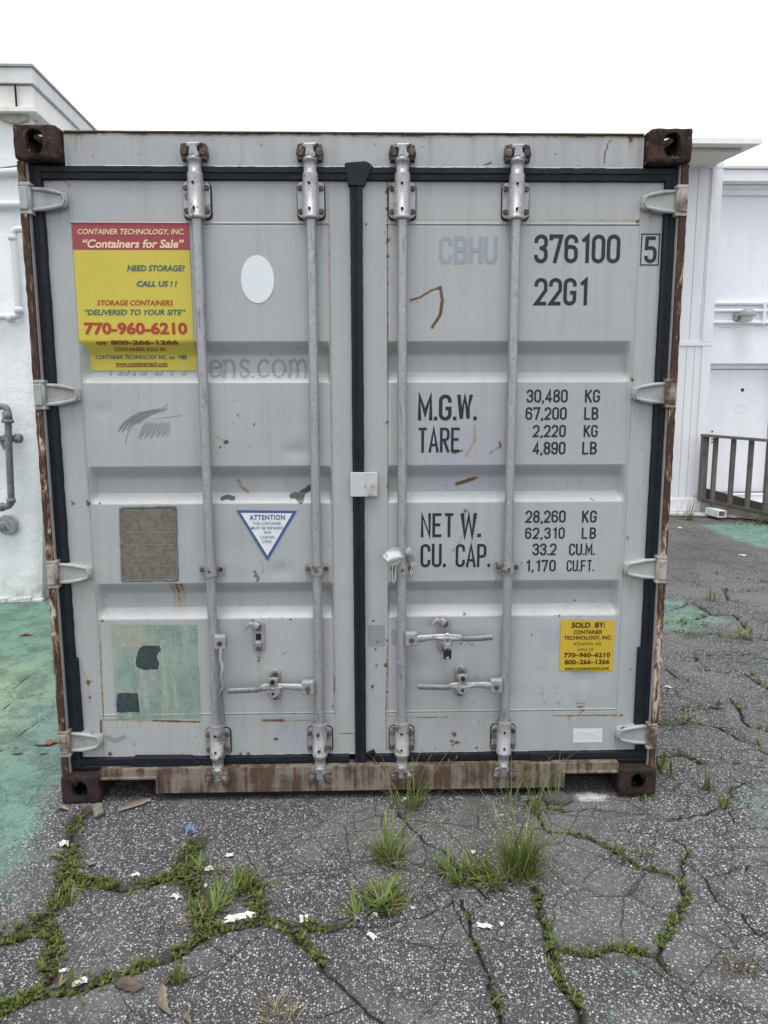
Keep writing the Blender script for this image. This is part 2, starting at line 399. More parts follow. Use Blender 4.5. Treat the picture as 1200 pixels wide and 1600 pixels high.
# ---- fine grids with painted wear masks
def grid_lines(a, b, step, extra=()):
    L = list(np.arange(a, b, step))+[b]
    for e, wdt, st in extra: L += list(np.arange(e-wdt, e+wdt, st))
    L = np.array(sorted(x for x in L if a <= x <= b)); keep = [L[0]]
    for x in L[1:]:
        if x-keep[-1] > 4e-4: keep.append(x)
    keep[-1] = b
    return np.array(keep)
def smooth(t): t = np.clip(t, 0, 1); return t*t*(3-2*t)
def grid_object(name, X, Z, Yf, mat, parent, masks):
    nx, nz = len(X), len(Z); XX, ZZ = np.meshgrid(X, Z, indexing='ij'); YY = Yf(XX, ZZ)
    co = np.stack([XX, YY, ZZ], -1).reshape(-1, 3)
    i, j = np.meshgrid(np.arange(nx-1), np.arange(nz-1), indexing='ij'); a = (i*nz+j).ravel()
    q = np.stack([a, a+nz, a+nz+1, a+1], -1)
    # skirts back from the edge so that the sheet has a thickness
    border = list(range(0, nz))+[k*nz+nz-1 for k in range(1, nx)]+[(nx-1)*nz+k for k in range(nz-2, -1, -1)]+[k*nz for k in range(nx-2, 0, -1)]
    nb = len(border); back = co[border].copy(); back[:, 1] += .05
    n0 = len(co); co = np.concatenate([co, back])
    sk = np.array([[border[k], border[(k+1) % nb], n0+(k+1) % nb, n0+k] for k in range(nb)])[:, ::-1]
    q = np.concatenate([q, sk])
    me = bpy.data.meshes.new(name); me.vertices.add(len(co)); me.vertices.foreach_set('co', co.astype(np.float32).ravel())
    me.loops.add(q.size); me.loops.foreach_set('vertex_index', q.astype(np.int32).ravel())
    me.polygons.add(len(q)); me.polygons.foreach_set('loop_start', np.arange(0, q.size, 4, dtype=np.int32))
    sm = np.ones(len(q), bool); sm[-nb:] = False
    me.polygons.foreach_set('use_smooth', sm); me.update(calc_edges=True)
    P = np.stack([XX, ZZ], -1)
    for an, chans in masks.items():
        arr = np.zeros((len(co), 4), np.float32); arr[:, 3] = 1
        for c, fn in enumerate(chans):
            arr[:n0, c] = fn(P).ravel(); arr[n0:, c] = arr[border, c]
        at = me.attributes.new(an, 'FLOAT_COLOR', 'POINT'); at.data.foreach_set('color', arr.ravel())
    me.materials.append(mat)
    o = bpy.data.objects.new(name, me); COL.objects.link(o)
    return attach(o, parent)
class Mask:
    """marks at surveyed places on a sheet: lines, spots, boxes (max-combined, 0..1)"""
    def __init__(s, Y): s.ops = []; s.Y = Y
    def line(s, pts, wd, val=1.0): s.ops.append(('l', [F(u, v, s.Y) for u, v in pts], wd, val)); return s
    def spot(s, u, v, r, val=1.0, asp=1.0):
        x, z = F(u, v, s.Y); q = random.Random(int(u*31+v*17))
        s.ops.append(('s', (x, z), r*.75, val, asp*q.uniform(.7, 1.3)))
        for _ in range(3): s.ops.append(('s', (x+q.uniform(-1, 1)*r*1.1, z+q.uniform(-1, 1)*r*1.1), r*q.uniform(.25, .5), val*q.uniform(.6, .95), q.uniform(.6, 1.5)))
        if r > .006: s.ops.append(('d', (x+q.uniform(-.3, .3)*r, z), (x, z-r*q.uniform(2, 5)), r*.5, val*.5))
        return s
    def rect(s, u0, v0, u1, v1, soft=.02, val=1.0): s.ops.append(('r', F(u0, v1, s.Y), F(u1, v0, s.Y), soft, val)); return s
    def drip(s, u, v0, v1, wd, val=.8): s.ops.append(('d', F(u, v0, s.Y), F(u, v1, s.Y), wd, val)); return s
    def __call__(s, P):
        out = np.zeros(P.shape[:2]); x, z = P[..., 0], P[..., 1]
        for op in s.ops:
            if op[0] == 'l':
                _, pts, wd, val = op
                for (x0, z0), (x1, z1) in zip(pts[:-1], pts[1:]):
                    dx, dz = x1-x0, z1-z0; t = np.clip(((x-x0)*dx+(z-z0)*dz)/(dx*dx+dz*dz+1e-9), 0, 1)
                    d = np.hypot(x-x0-t*dx, z-z0-t*dz); out = np.maximum(out, val*np.clip(1.5-d/wd, 0, 1))
            elif op[0] == 's':
                _, (cx, cz), r, val, asp = op
                d = np.hypot((x-cx)/asp, z-cz)/r; out = np.maximum(out, val*np.clip(1.5-d, 0, 1))
            elif op[0] == 'r':
                _, (x0, z0), (x1, z1), soft, val = op
                d = np.minimum(np.minimum(x-x0, x1-x), np.minimum(z-z0, z1-z)); out = np.maximum(out, val*smooth(d/soft+.5))
            else:
                _, (cx, z1), (_, z0), wd, val = op
                d = np.abs(x-cx)/wd; t = np.clip((z1-z)/(z1-z0+1e-9), 0, 1); inside = (z <= z1) & (z >= z0)
                out = np.maximum(out, inside*val*np.clip(1.4-d, 0, 1)*(1-t*.75))
        return out

# ---- header over the doors
mr = Mask(.055); md = Mask(.055); ml = Mask(.055); mg = Mask(.055); mgr = Mask(.055)
for u, v0, v1, wd, val in [(117, 207, 252, .009, .62), (126, 207, 254, .006, .66), (203, 207, 235, .008, .4), (213, 210, 240, .006, .3),
        (671, 212, 255, .007, .5), (773, 214, 250, .006, .5), (877, 214, 252, .008, .35), (986, 212, 253, .012, .75), (957, 214, 250, .008, .35), (855, 216, 232, .008, .3), (938, 214, 230, .02, .3)]:
    mr.drip(u, v0, v1, wd, val)
mr.line([(95, 208), (1010, 213)], .009, .60); [mr.drip(u, 209, 216+(u*7) % 26, .005, .5) for u in range(110, 1000, 37)]; [mr.spot(u, 257+(u % 3), .005, .7) for u in range(110, 1000, 53)]; mr.line([(952, 220), (946, 238), (944, 255)], .004, .8).line([(95, 206), (150, 208)], .006, .8).line([(100, 205), (1000, 211)], .003, .52)
mr.line([(757, 258), (768, 254)], .004, .9).line([(282, 256), (340, 262)], .006, .35)
for u, v in [(174, 220), (144, 242), (144, 223), (200, 240), (215, 242), (216, 222), (410, 229), (586, 226), (588, 228), (505, 215), (660, 229), (602, 252), (855, 250), (868, 240)]:
    md.spot(u, v, .0045, .9)
def header_y(x, z): return .055 + .0012*np.sin(x*9)+.0009*np.sin(x*31+z*20) + np.where(z > 2.58, (z-2.58)*1.2, 0)
grid_object('header', grid_lines(-1.06, 1.06, .008), grid_lines(2.468, 2.586, .005), header_y, M['header'], box,
            {'mask': [mr, md, ml], 'mask2': [mg, mgr]})
mb = MB(); mb.box(-1.06, 1.06, .062, .16, 2.4665, 2.5855); mb.build('header_beam', M['side'], box)
mb = MB(); mb.add([(-1.06, .062, 2.588), (1.06, .062, 2.588), (1.06, .05, 2.583), (-1.06, .05, 2.583)], [(0, 1, 2, 3)])
mb.box(-1.06, 1.06, .052, .17, 2.586, 2.589); mb.build('header_lip', plain_mat('grimy_top', (.20, .195, .18), .8, .35, .5, 16), box)

# ---- door sill with fork pockets
mb = MB()
mb.prism([(-1.062, .138), (-1.062, .100), (-.842, .100), (-.838, .096), (-.838, .034), (.838, .034), (.838, .096), (.842, .100), (1.062, .100), (1.062, .138)][::-1], .016, .028)
mb.box(-1.062, 1.062, .0285, .20, .128, .1375)
mb.box(-.838, .838, .0285, .20, .034, .044)
for sx in (-1, 1):
    mb.box(*sorted((sx*.8275, sx*.8375)), .0285, .4, .0445, .1275)
o = mb.build('door_sill', M['sill'], box)
mb = MB()
for sx in (-1, 1):
    mb = MB(); mb.box(*sorted((sx*.8275, sx*1.0615)), .006, .0155, .098, .110, .003); mb.box(*sorted((sx*.838, sx*.8275)), .006, .0155, .036, .0985, .002); mb.build('pocket_trim', M['sill'], o)

# ---- body: corrugated sides, roof, rear wall, underframe with added light blockers
def corrugated(pts_len, z0, z1, place, mat, name):
    mb = MB(); pr = []; t = 0
    while t < pts_len:
        for dt, d in ((.07, 0), (.07, 1), (.07, 1), (.07, 0)):
            pr.append((min(t, pts_len), d)); t += dt
    vs = []
    for t, d in pr: vs += [place(t, d, z0), place(t, d, z1)]
    mb.add(vs, [(2*i, 2*i+2, 2*i+3, 2*i+1) for i in range(len(pr)-1)]); return mb.build(name, mat, box, recalc=True)
for sx in (-1, 1):
    corrugated(LEN-.34, .16, 2.53, lambda t, d, z: (sx*(1.215-d*.036), .17+t, z), M['side'], 'side_wall')
    mb = MB(); mb.box(*sorted((sx*1.16, sx*1.2185)), .17, LEN-.17, .02, .16); mb.box(*sorted((sx*1.16, sx*1.2185)), .17, LEN-.17, 2.53, 2.583)
    mb.build('side_rail', M['side'], box)
mb = MB(); mb.box(-1.16, 1.16, .171, LEN-.1, 2.555, 2.575); mb.build('roof', M['side'], box)
corrugated(2.3, .12, 2.5, lambda t, d, z: (-1.15+t, LEN-.02-d*.036, z), M['side'], 'rear_wall')
mb = MB(); mb.box(-1.16, 1.16, .20, LEN-.1, .12, .15); mb.box(-1.16, 1.16, .185, .22, -.01, .1195); mb.box(-.80, .80, .055, .085, -.012, .1190); mb.build('floor', M['dark'], box)  # lower two boxes are added blockers that darken the sill gap and pockets
for sx in (-1, 1):
    mb = MB(); mb.box(*sorted((sx*1.06, sx*1.2185)), LEN-.17, LEN, 0, HT-.005, .01); mb.build('rear_post', M['rusty'], box)

# ---- doors
bands = []
for zt, zb in ((1.8445, 1.6885), (1.3695, 1.221), (.9025, .754)): bands.append((zt, zb))
SL = .036
zs_hi, zs_lo = 2.273, .352
def ramp_(t): return .65*np.clip(t, 0, 1)+.35*smooth(t)
def band_depth(z):
    d = np.zeros_like(z)
    for zt, zb in bands:
        d = np.maximum(d, ramp_((zt-z)/.050)*ramp_((z-zb)/.040))
    return d
_q = random.Random(12)
DENTS = {sd: [(sd*_q.uniform(.2, 1.0), _q.uniform(.40, .95 if sd > 0 else 1.65), _q.uniform(.03, .11), _q.uniform(.0005, .0055)) for _ in range(16)] for sd in (-1, 1)}
def door_surface(side):
    xa, xb = (-1.058, -.108) if side < 0 else (.109, 1.058)
    inner = .012; outer = .032
    def f(x, z):
        if side < 0: e = smooth((x-xa)/outer)*smooth((xb-x)/inner)
        else: e = smooth((x-xa)/inner)*smooth((xb-x)/outer)
        y = YD+DEP*band_depth(z)*e
        inpan = ((x > xa) & (x < xb)) & (z > zs_lo) & (z < zs_hi)
        y = y + .0012*inpan*np.sin(x*5.3+1.1)*np.sin(z*4.1+side) + .0005*np.sin(x*23+z*11)
        for dx_, dz_, dr_, dd_ in DENTS[side]:
            y = y+dd_*np.exp(-(((x-dx_)**2+((z-dz_)*1.4)**2)/dr_**2))*inpan
        # weld seams round the pressed panel
        for xs in (xa, xb):
            y = y - .0022*np.exp(-((x-xs)/.0022)**2)*(z > .19) + .0016*np.exp(-((x-xs-.005)/.002)**2)
        for zz in (zs_hi, zs_lo):
            y = y - .0022*np.exp(-((z-zz)/.0022)**2)*((x > xa-.004) & (x < xb+.004)) + .0018*np.exp(-((z-zz+.006)/.002)**2)*((x > xa) & (x < xb))
        return y
    return f
SURF = {-1: door_surface(-1), 1: door_surface(1)}
def surf_y(x, z):
    return float(SURF[-1 if x < 0 else 1](np.array(x), np.array(z)))

# wear on the left door
LR = Mask(YD); LD = Mask(YD); LL = Mask(YD); LG = Mask(YD); LGR = Mask(YD)
LR.spot(353, 691, .011, .95, 1.6).line([(338, 683), (352, 690)], .006, .5).line([(370, 752), (373, 762), (384, 770)], .008, .62).line([(368, 760), (384, 772)], .005, .6)
for u, v, r in [(371, 648, .006), (396, 664, .007), (350, 649, .003), (344, 699, .006), (390, 698, .005), (374, 652, .004), (420, 647, .004), (115, 787, .008), (138, 787, .012), (155, 787, .006),
                (430, 1155, .01), (448, 1018, .005), (404, 1027, .006), (404, 1033, .005), (388, 1178, .008), (376, 1178, .009), (138, 1066, .014), (141, 1090, .006), (520, 1104, .006), (172, 1178, .015), (160, 970, .008),
                (448, 984, .004), (409, 966, .004), (210, 1163, .006), (285, 1180, .01), (366, 752, .003)]: LR.spot(u, v, r, .9)
LR.drip(268, 912, 968, .012, .62); LR.drip(282, 912, 966, .012, .62); LR.drip(275, 912, 975, .006, .8); LR.line([(240, 1126), (312, 1128)], .005, .9).line([(160, 1125), (240, 1126)], .004, .62).line([(410, 1126), (442, 1126)], .008, .75)
LR.line([(442, 1126), (515, 1125)], .003, .6).line([(155, 970), (162, 1125)], .003, .6).line([(158, 1125), (158, 1160)], .006, .75).line([(523, 1060), (521, 1110)], .003, .6)
LR.line([(549, 290), (553, 420), (554, 560), (557, 800), (558, 1000), (558, 1170)], .0035, .72).line([(513, 300), (517, 620)], .003, .45).line([(517, 620), (522, 1110)], .003, .5)
LR.line([(115, 640), (135, 650)], .003, .3).line([(124, 1030), (133, 1058)], .003, .5).line([(139, 345), (300, 346)], .003, .35).line([(528, 1145), (556, 1147)], .003, .8).line([(70, 283), (100, 281), (108, 290)], .006, .55)
LR.line([(140, 1100), (136, 1060)], .006, .45)
LD.line([(346, 780), (353, 777.5), (363, 780)], .0085, 1.1).line([(455, 776), (466, 775), (476, 769), (487, 762)], .0105, 1.15).line([(460, 774), (470, 784), (472, 770)], .0095, 1.15)
for u, v, r in [(441, 966, .005), (454, 968, .006), (421, 966, .005), (381, 967, .004), (455, 973, .004), (120, 640, .003), (207, 585, .004), (252, 303, .003), (223, 294, .003), (221, 338, .003), (350, 755, .003), (469, 898, .003), (480, 760, .004), (440, 1000, .003), (443, 1021, .003), (445, 1037, .003), (478, 1020, .003), (506, 1040, .003), (512, 1040, .003), (320, 1150, .004), (340, 1165, .004), (366, 1003, .003), (445, 1075, .003), (460, 1115, .004)]: LD.spot(u, v, r, .95)
for k in range(26):      # scribbled pencil-like scratches
    a = k/25; LD.line([(184+50*a, 672-22*a+3*math.sin(k*3)), (200+44*a, 655-14*a), (222+34*a, 645-6*a)], .0009, .40)
for k in range(16):
    LD.line([(218+k*2.9, 683+3*math.sin(k*1.7)), (222+k*2.7, 662+2*math.cos(k*2.3))], .0009, .42)
LD.line([(196, 690), (200, 672), (214, 656)], .001, .42).line([(230, 640), (256, 637), (266, 632)], .0009, .42).line([(240, 655), (270, 650), (284, 649)], .0009, .40)
LL.rect(320, 1060, 480, 1110, .12, .55).rect(430, 1120, 520, 1170, .05, .9).rect(175, 1140, 300, 1165, .06, .5).spot(535, 930, .05, .6).spot(300, 640, .06, .4).rect(255, 790, 300, 905, .06, .4)
LG.line([(168, 1152), (180, 1158), (194, 1152)], .012, .9)
LGR.line([(398, 900), (404, 903), (402, 908)], .006, 1).line([(407, 874), (410, 880), (411, 896)], .004, .72).line([(398, 893), (402, 902)], .007, .9).line([(489, 855), (489, 868)], .003, .8)
# wear on the right door
RR = Mask(YD); RD = Mask(YD); RL = Mask(YD); RG = Mask(YD); RGR = Mask(YD)
RR.line([(641, 469), (656, 465), (672, 455), (688, 449)], .0045, .85).line([(641, 472), (655, 472)], .0035, .5).line([(688, 449), (691, 470), (688, 492), (675, 512)], .0065, .92)
RR.line([(742, 664), (742, 688), (728, 713)], .006, .55).line([(722, 704), (738, 716)], .005, .5).line([(708, 708), (722, 704)], .006, .8).line([(765, 708), (784, 697)], .005, .66).line([(780, 690), (783, 698)], .005, .85).line([(716, 758), (734, 752), (748, 748)], .008, .85).line([(720, 754), (750, 744)], .004, .5)
RR.spot(727, 799, .012, .75).line([(724, 796), (730, 820), (718, 848), (708, 861)], .004, .5).spot(708, 860, .009, .75)
for u, v, r in [(583, 970, .008), (592, 990, .006), (589, 1004, .007), (581, 1001, .006), (587, 1014, .008), (588, 1040, .009), (586, 1047, .006), (582, 1073, .011), (587, 1095, .005), (603, 1040, .012), (605, 1080, .008), (604, 1000, .006), (572, 351, .008), (605, 283, .008), (605, 300, .01), (605, 326, .01), (601, 363, .005), (606, 375, .011), (606, 400, .008),
                (726, 960, .008), (720, 1006, .006), (731, 1005, .005), (738, 1008, .006), (710, 1148, .014), (706, 1158, .010), (714, 1160, .012), (707, 1165, .008), (640, 1160, .005), (650, 1158, .006), (745, 1168, .008), (990, 616, .01), (980, 840, .008), (970, 1118, .01), (996, 346, .010), (605, 660, .008), (605, 760, .006), (988, 594, .009), (1003, 372, .004)]: RR.spot(u, v, r, .88)
RR.line([(605, 290), (606, 420), (606, 540)], .003, .66).line([(606, 540), (606, 770)], .0025, .5).line([(606, 1000), (603, 1120), (604, 1170)], .004, .62).line([(606, 1120), (700, 1121)], .003, .68).line([(865, 1118), (965, 1118)], .004, .75).line([(700, 1121), (868, 1119)], .002, .4)
RR.line([(860, 344), (1000, 345)], .003, .5).line([(620, 343), (860, 344)], .0025, .38).line([(568, 660), (570, 1150)], .002, .3).drip(880, 284, 300, .02, .35); RR.drip(985, 284, 302, .015, .35); RR.drip(925, 284, 320, .008, .3)
RR.line([(691, 937), (700, 940), (703, 947)], .003, .5).line([(900, 1099), (914, 1099), (912, 1104), (902, 1104), (912, 1110), (905, 1115)], .0035, .72).drip(890, 1119, 1135, .006, .7)
RR.line([(980, 560), (978, 700), (972, 840)], .002, .4)
for u, v, r in [(903, 942, .006), (874, 962, .005), (875, 963, .004), (868, 962, .003), (645, 775, .003), (783, 783, .004), (800, 778, .005), (925, 780, .005), (928, 782, .004), (690, 776, .004), (745, 500, .003), (680, 425, .003), (841, 1044, .005), (850, 1098, .004), (871, 1075, .004), (870, 992, .003), (815, 880, .004), (810, 864, .004), (903, 842, .003), (1006, 752, .005), (970, 1030, .003), (986, 1046, .004), (966, 1062, .003), (775, 1104, .004), (790, 1120, .004), (860, 1168, .003), (700, 760, .004), (640, 955, .003), (684, 977, .003), (724, 980, .004)]: RD.spot(u, v, r, .92)
RD.line([(722, 972), (722, 980)], .002, .8).line([(724, 983), (737, 981)], .001, .5).line([(748, 981), (745, 986)], .002, .9).line([(830, 990), (830, 994)], .003, .9).line([(560, 340), (600, 420), (602, 500)], .0006, .2).line([(633, 340), (640, 480)], .0005, .2)
RL.rect(680, 665, 800, 770, .06, .75).rect(840, 980, 876, 1020, .004, 1.0).rect(660, 1120, 760, 1165, .1, .5).rect(810, 1130, 860, 1165, .05, .5).rect(570, 930, 800, 1110, .12, .45)
for u, v, r in [(846, 1083, .02), (873, 1098, .022), (884, 1106, .014), (864, 1110, .013), (745, 1057, .016), (817, 1075, .01), (740, 1098, .012), (762, 1050, .01), (755, 1091, .010), (690, 1030, .012)]: RG.spot(u, v, r, .62)
RG.rect(575, 976, 602, 1011, .006, .85).rect(611, 982, 620, 1010, .004, .8); RGR.spot(640, 1010, .002, .0)
RL.rect(690, 735, 760, 772, .02, .8)
q0 = random.Random(77)
for k in range(70):
    u, v = q0.uniform(150, 970), 1178-abs(q0.gauss(0, 60)); (LD if u < 550 else RD).spot(u, v, q0.uniform(.0012, .0030), q0.uniform(.6, .95))
for k in range(46):
    u, v = q0.uniform(150, 970), q0.choice((602, 604, 790, 792, 970, 972))+q0.uniform(-3, 3); (LD if u < 550 else RD).spot(u, v, q0.uniform(.0012, .0028), q0.uniform(.6, .95))
for k in range(30):
    u = q0.uniform(150, 960); (LR if u < 550 else RR).drip(u, 1126, 1126+q0.uniform(8, 30), q0.uniform(.002, .005), q0.uniform(.35, .55))
for k in range(20):
    u = q0.uniform(110, 1010); (LR if u < 550 else RR).drip(u, 284, 284+q0.uniform(10, 40), q0.uniform(.003, .008), q0.uniform(.25, .42))
for k in range(24):
    u = q0.uniform(150, 960); (LG if u < 550 else RG).spot(u, q0.uniform(560, 1160), q0.uniform(.008, .022), q0.uniform(.4, .6))
for Mk, (ua, ub) in ((LD, (-1.058, -.108)), (RD, (.109, 1.058))):
    for zz in (zs_hi-.005, zs_lo-.005): Mk.ops.append(('l', [(ua, zz), (ub, zz)], .0030, .50))
    for xx in (ua+.004, ub+.004): Mk.ops.append(('l', [(xx, zs_lo), (xx, zs_hi)], .0022, .46))
for Mk, us in ((LR, ((290, 338), (322, 338), (468, 340), (502, 340), (92, 330), (112, 634), (128, 912), (60, 332), (345, 905), (312, 905), (480, 903), (512, 903), (402, 1020), (429, 1096))),
               (RR, ((612, 337), (648, 337), (793, 338), (828, 338), (1020, 332), (1000, 632), (986, 906), (612, 902), (776, 904), (808, 904), (695, 1022), (720, 1090), (1016, 334)))):
    for k, (u, v) in enumerate(us): Mk.drip(u, v, v+22+(k*13) % 40, .0045, .5); Mk.drip(u+5, v, v+12+(k*7) % 25, .003, .42)
DOORS = {}
for side, (x0, x1), masks in ((-1, (-1.150, -.026), (LR, LD, LL, LG, LGR)), (1, (.0195, 1.150), (RR, RD, RL, RG, RGR))):
    xa, xb = (-1.058, -.108) if side < 0 else (.109, 1.058)
    X = grid_lines(x0, x1, .006, [(xa+.015*(side < 0), .03, .0022), (xb-.015*(side > 0), .03, .0022)])
    ex = [(zs_hi, .014, .0016), (zs_lo, .014, .0016)]
    for zt, zb in bands: ex += [(zt-.016, .026, .003), (zb+.016, .026, .003)]
    Z = grid_lines(.169, 2.421, .006, ex)
    d = grid_object('door', X, Z, SURF[side], M['door'], box, {'mask': list(masks[:3]), 'mask2': list(masks[3:])})
    DOORS[side] = d
DOORS[-1]['label'] = 'grey left door leaf with large yellow sales sign'; DOORS[1]['label'] = 'grey right door leaf with black stencilled weights'
mb = MB(); mb.box(-1.15, 1.15, .118, .16, .17, 2.42); mb.build('door_backing', M['side'], box)

# gaskets: ribbed black rubber round each leaf
def rib_bar(mb, p0, p1, wdt, axis, y=.0625, rr=None):
    """bar from p0 to p1 along axis ('x' or 'z'), profile across the other axis"""
    prof = [(-.5, .10), (-.5, .056), (-.46, .0485), (-.22, .047), (-.17, .050), (-.02, .050), (.04, .0455), (.44, .0455), (.5, .054), (.5, .10)]
    n = len(prof); vs = []; fs = []; m = 70
    for i in range(m+1):
        t = i/m; jw = rr.uniform(-.0012, .0012) if rr else 0
        for k, (a, yy) in enumerate(prof):
            o = a*wdt+jw*(1 if a > 0 else -.6); yv = yy+(rr.uniform(-.0006, .0006) if rr else 0)
            q = p0+(p1-p0)*t
            vs.append((q, yv, o) if axis == 'x' else (o, yv, q))
    for i in range(m):
        for k in range(n-1): fs.append((i*n+k, i*n+k+1, (i+1)*n+k+1, (i+1)*n+k))
    return vs, fs
def shift(vf, dx, dz): return [(x+dx, y, z+dz) for x, y, z in vf[0]], vf[1]
rr = random.Random(5)
for side in (-1, 1):
    mb = MB()
    a, b = (-1.19, -.030) if side < 0 else (.030, 1.19)
    mb.add(*shift(rib_bar(mb, a, b, .047, 'x', rr=rr), 0, 2.4445))
    mb.add(*shift(rib_bar(mb, a+.02*(side > 0), b-.02*(side < 0), .050, 'x', rr=rr), 0, .1465))
    mb.add(*shift(rib_bar(mb, .13, 2.467, .0465, 'z', rr=rr), side*1.170, 0))
    if side < 0:
        # the wide centre seal belongs to one leaf; it has a raised flap at the top
        mb.add(*shift(rib_bar(mb, .125, 2.468, .046, 'z', rr=rr), -.0033, 0))
        mb.prism([(-.045, 2.474), (-.04, 2.4805), (.03, 2.486), (.045, 2.4805), (.06, 2.4665), (.026, 2.40), (-.032, 2.40)], .0415, .062, .003)
        mb.prism([(-.70, .176), (-.93, .178), (-.955, .16), (-.93, .128), (-.80, .122), (-.68, .127), (-.66, .15)], .038, .066, .004)
        mb.prism([(-.60, .173), (-.655, .171), (-.655, .130), (-.60, .128)], .0405, .066, .003)
        mb.box(-1.153, -1.137, .047, .075, .23, .60, .003)
    else:
        mb.prism([(.70, .172), (.70, .124), (.79, .125), (.79, .1725)], .0395, .066, .004)
        mb.box(1.134, 1.150, .047, .075, .20, .62, .003); mb.prism([(.02, .174), (.05, .19), (.06, .174)], .048, .066, .002)
        mb.box(.0155, .0195, .057, .075, .25, .66, .001)
    mb.build('gasket', M['rubber'], DOORS[side], recalc=True)

# hinges: pressed straps with raised lips, on the door edge and the post
for side in (-1, 1):
    for k, zc in enumerate((2.3465, 1.645, .953, .251)):
        mb = MB(); X = lambda x: side*x
        poly = [(1.186, -.040), (1.13, -.038), (1.085, -.0285), (1.068, -.026), (1.059, -.018), (1.056, 0), (1.059, .018), (1.068, .026), (1.085, .0285), (1.13, .038), (1.186, .040)]
        P = [(X(x), zc+z) for x, z in poly]
        if side > 0: P = P[::-1]
        mb.prism(P, .0385, .068, .004)
        # the lip: a U-shaped ridge
        path = [(1.188, .037), (1.13, .0325), (1.09, .0245), (1.072, .019), (1.064, 0), (1.072, -.019), (1.09, -.0245), (1.13, -.0325), (1.188, -.037)]
        mb.tube([(X(x), .0375-(.003 if 0 < i < 8 else 0), zc+z) for i, (x, z) in enumerate(path)], [.006, .0085, .0075, .005, .0035, .005, .0075, .0085, .006], 8)
        h = mb.build('hinge', M['hinge'], DOORS[side])
        mb = MB(); mb.box(*sorted((X(1.187), X(1.217))), .012, .066, zc-.041, zc+.041, .004)
        mb.cyl((X(1.192), .030, zc), 'Z', .0135, .088, 14, bev=.003)
        for dz in (-.049, .049): mb.box(*sorted((X(1.176), X(1.2175))), .016, .066, zc+dz-.006, zc+dz+.006, .002)
        mb.build('hinge_lug', M['hinge'] if k in (0, 1) and side < 0 else paint_mat('hinge_lug_paint', base=(.40, .385, .34), rust=.45), h)
        mb = MB()
        r2 = random.Random(k*7+side)
        for q in range(5):   # flakes of rust scale along the strap edge
            x = r2.uniform(1.08, 1.18); zz = zc+r2.choice((-1, 1))*(.0265+(x-1.085)*.11)
            mb.prism([(X(x)+.012*math.cos(a)*r2.uniform(.7, 1.3), zz+.004*math.sin(a)) for a in np.arange(0, 6.2, .9)], .0375, .045)
        mb.build('rust_scale', M['rusty'], h, recalc=True)

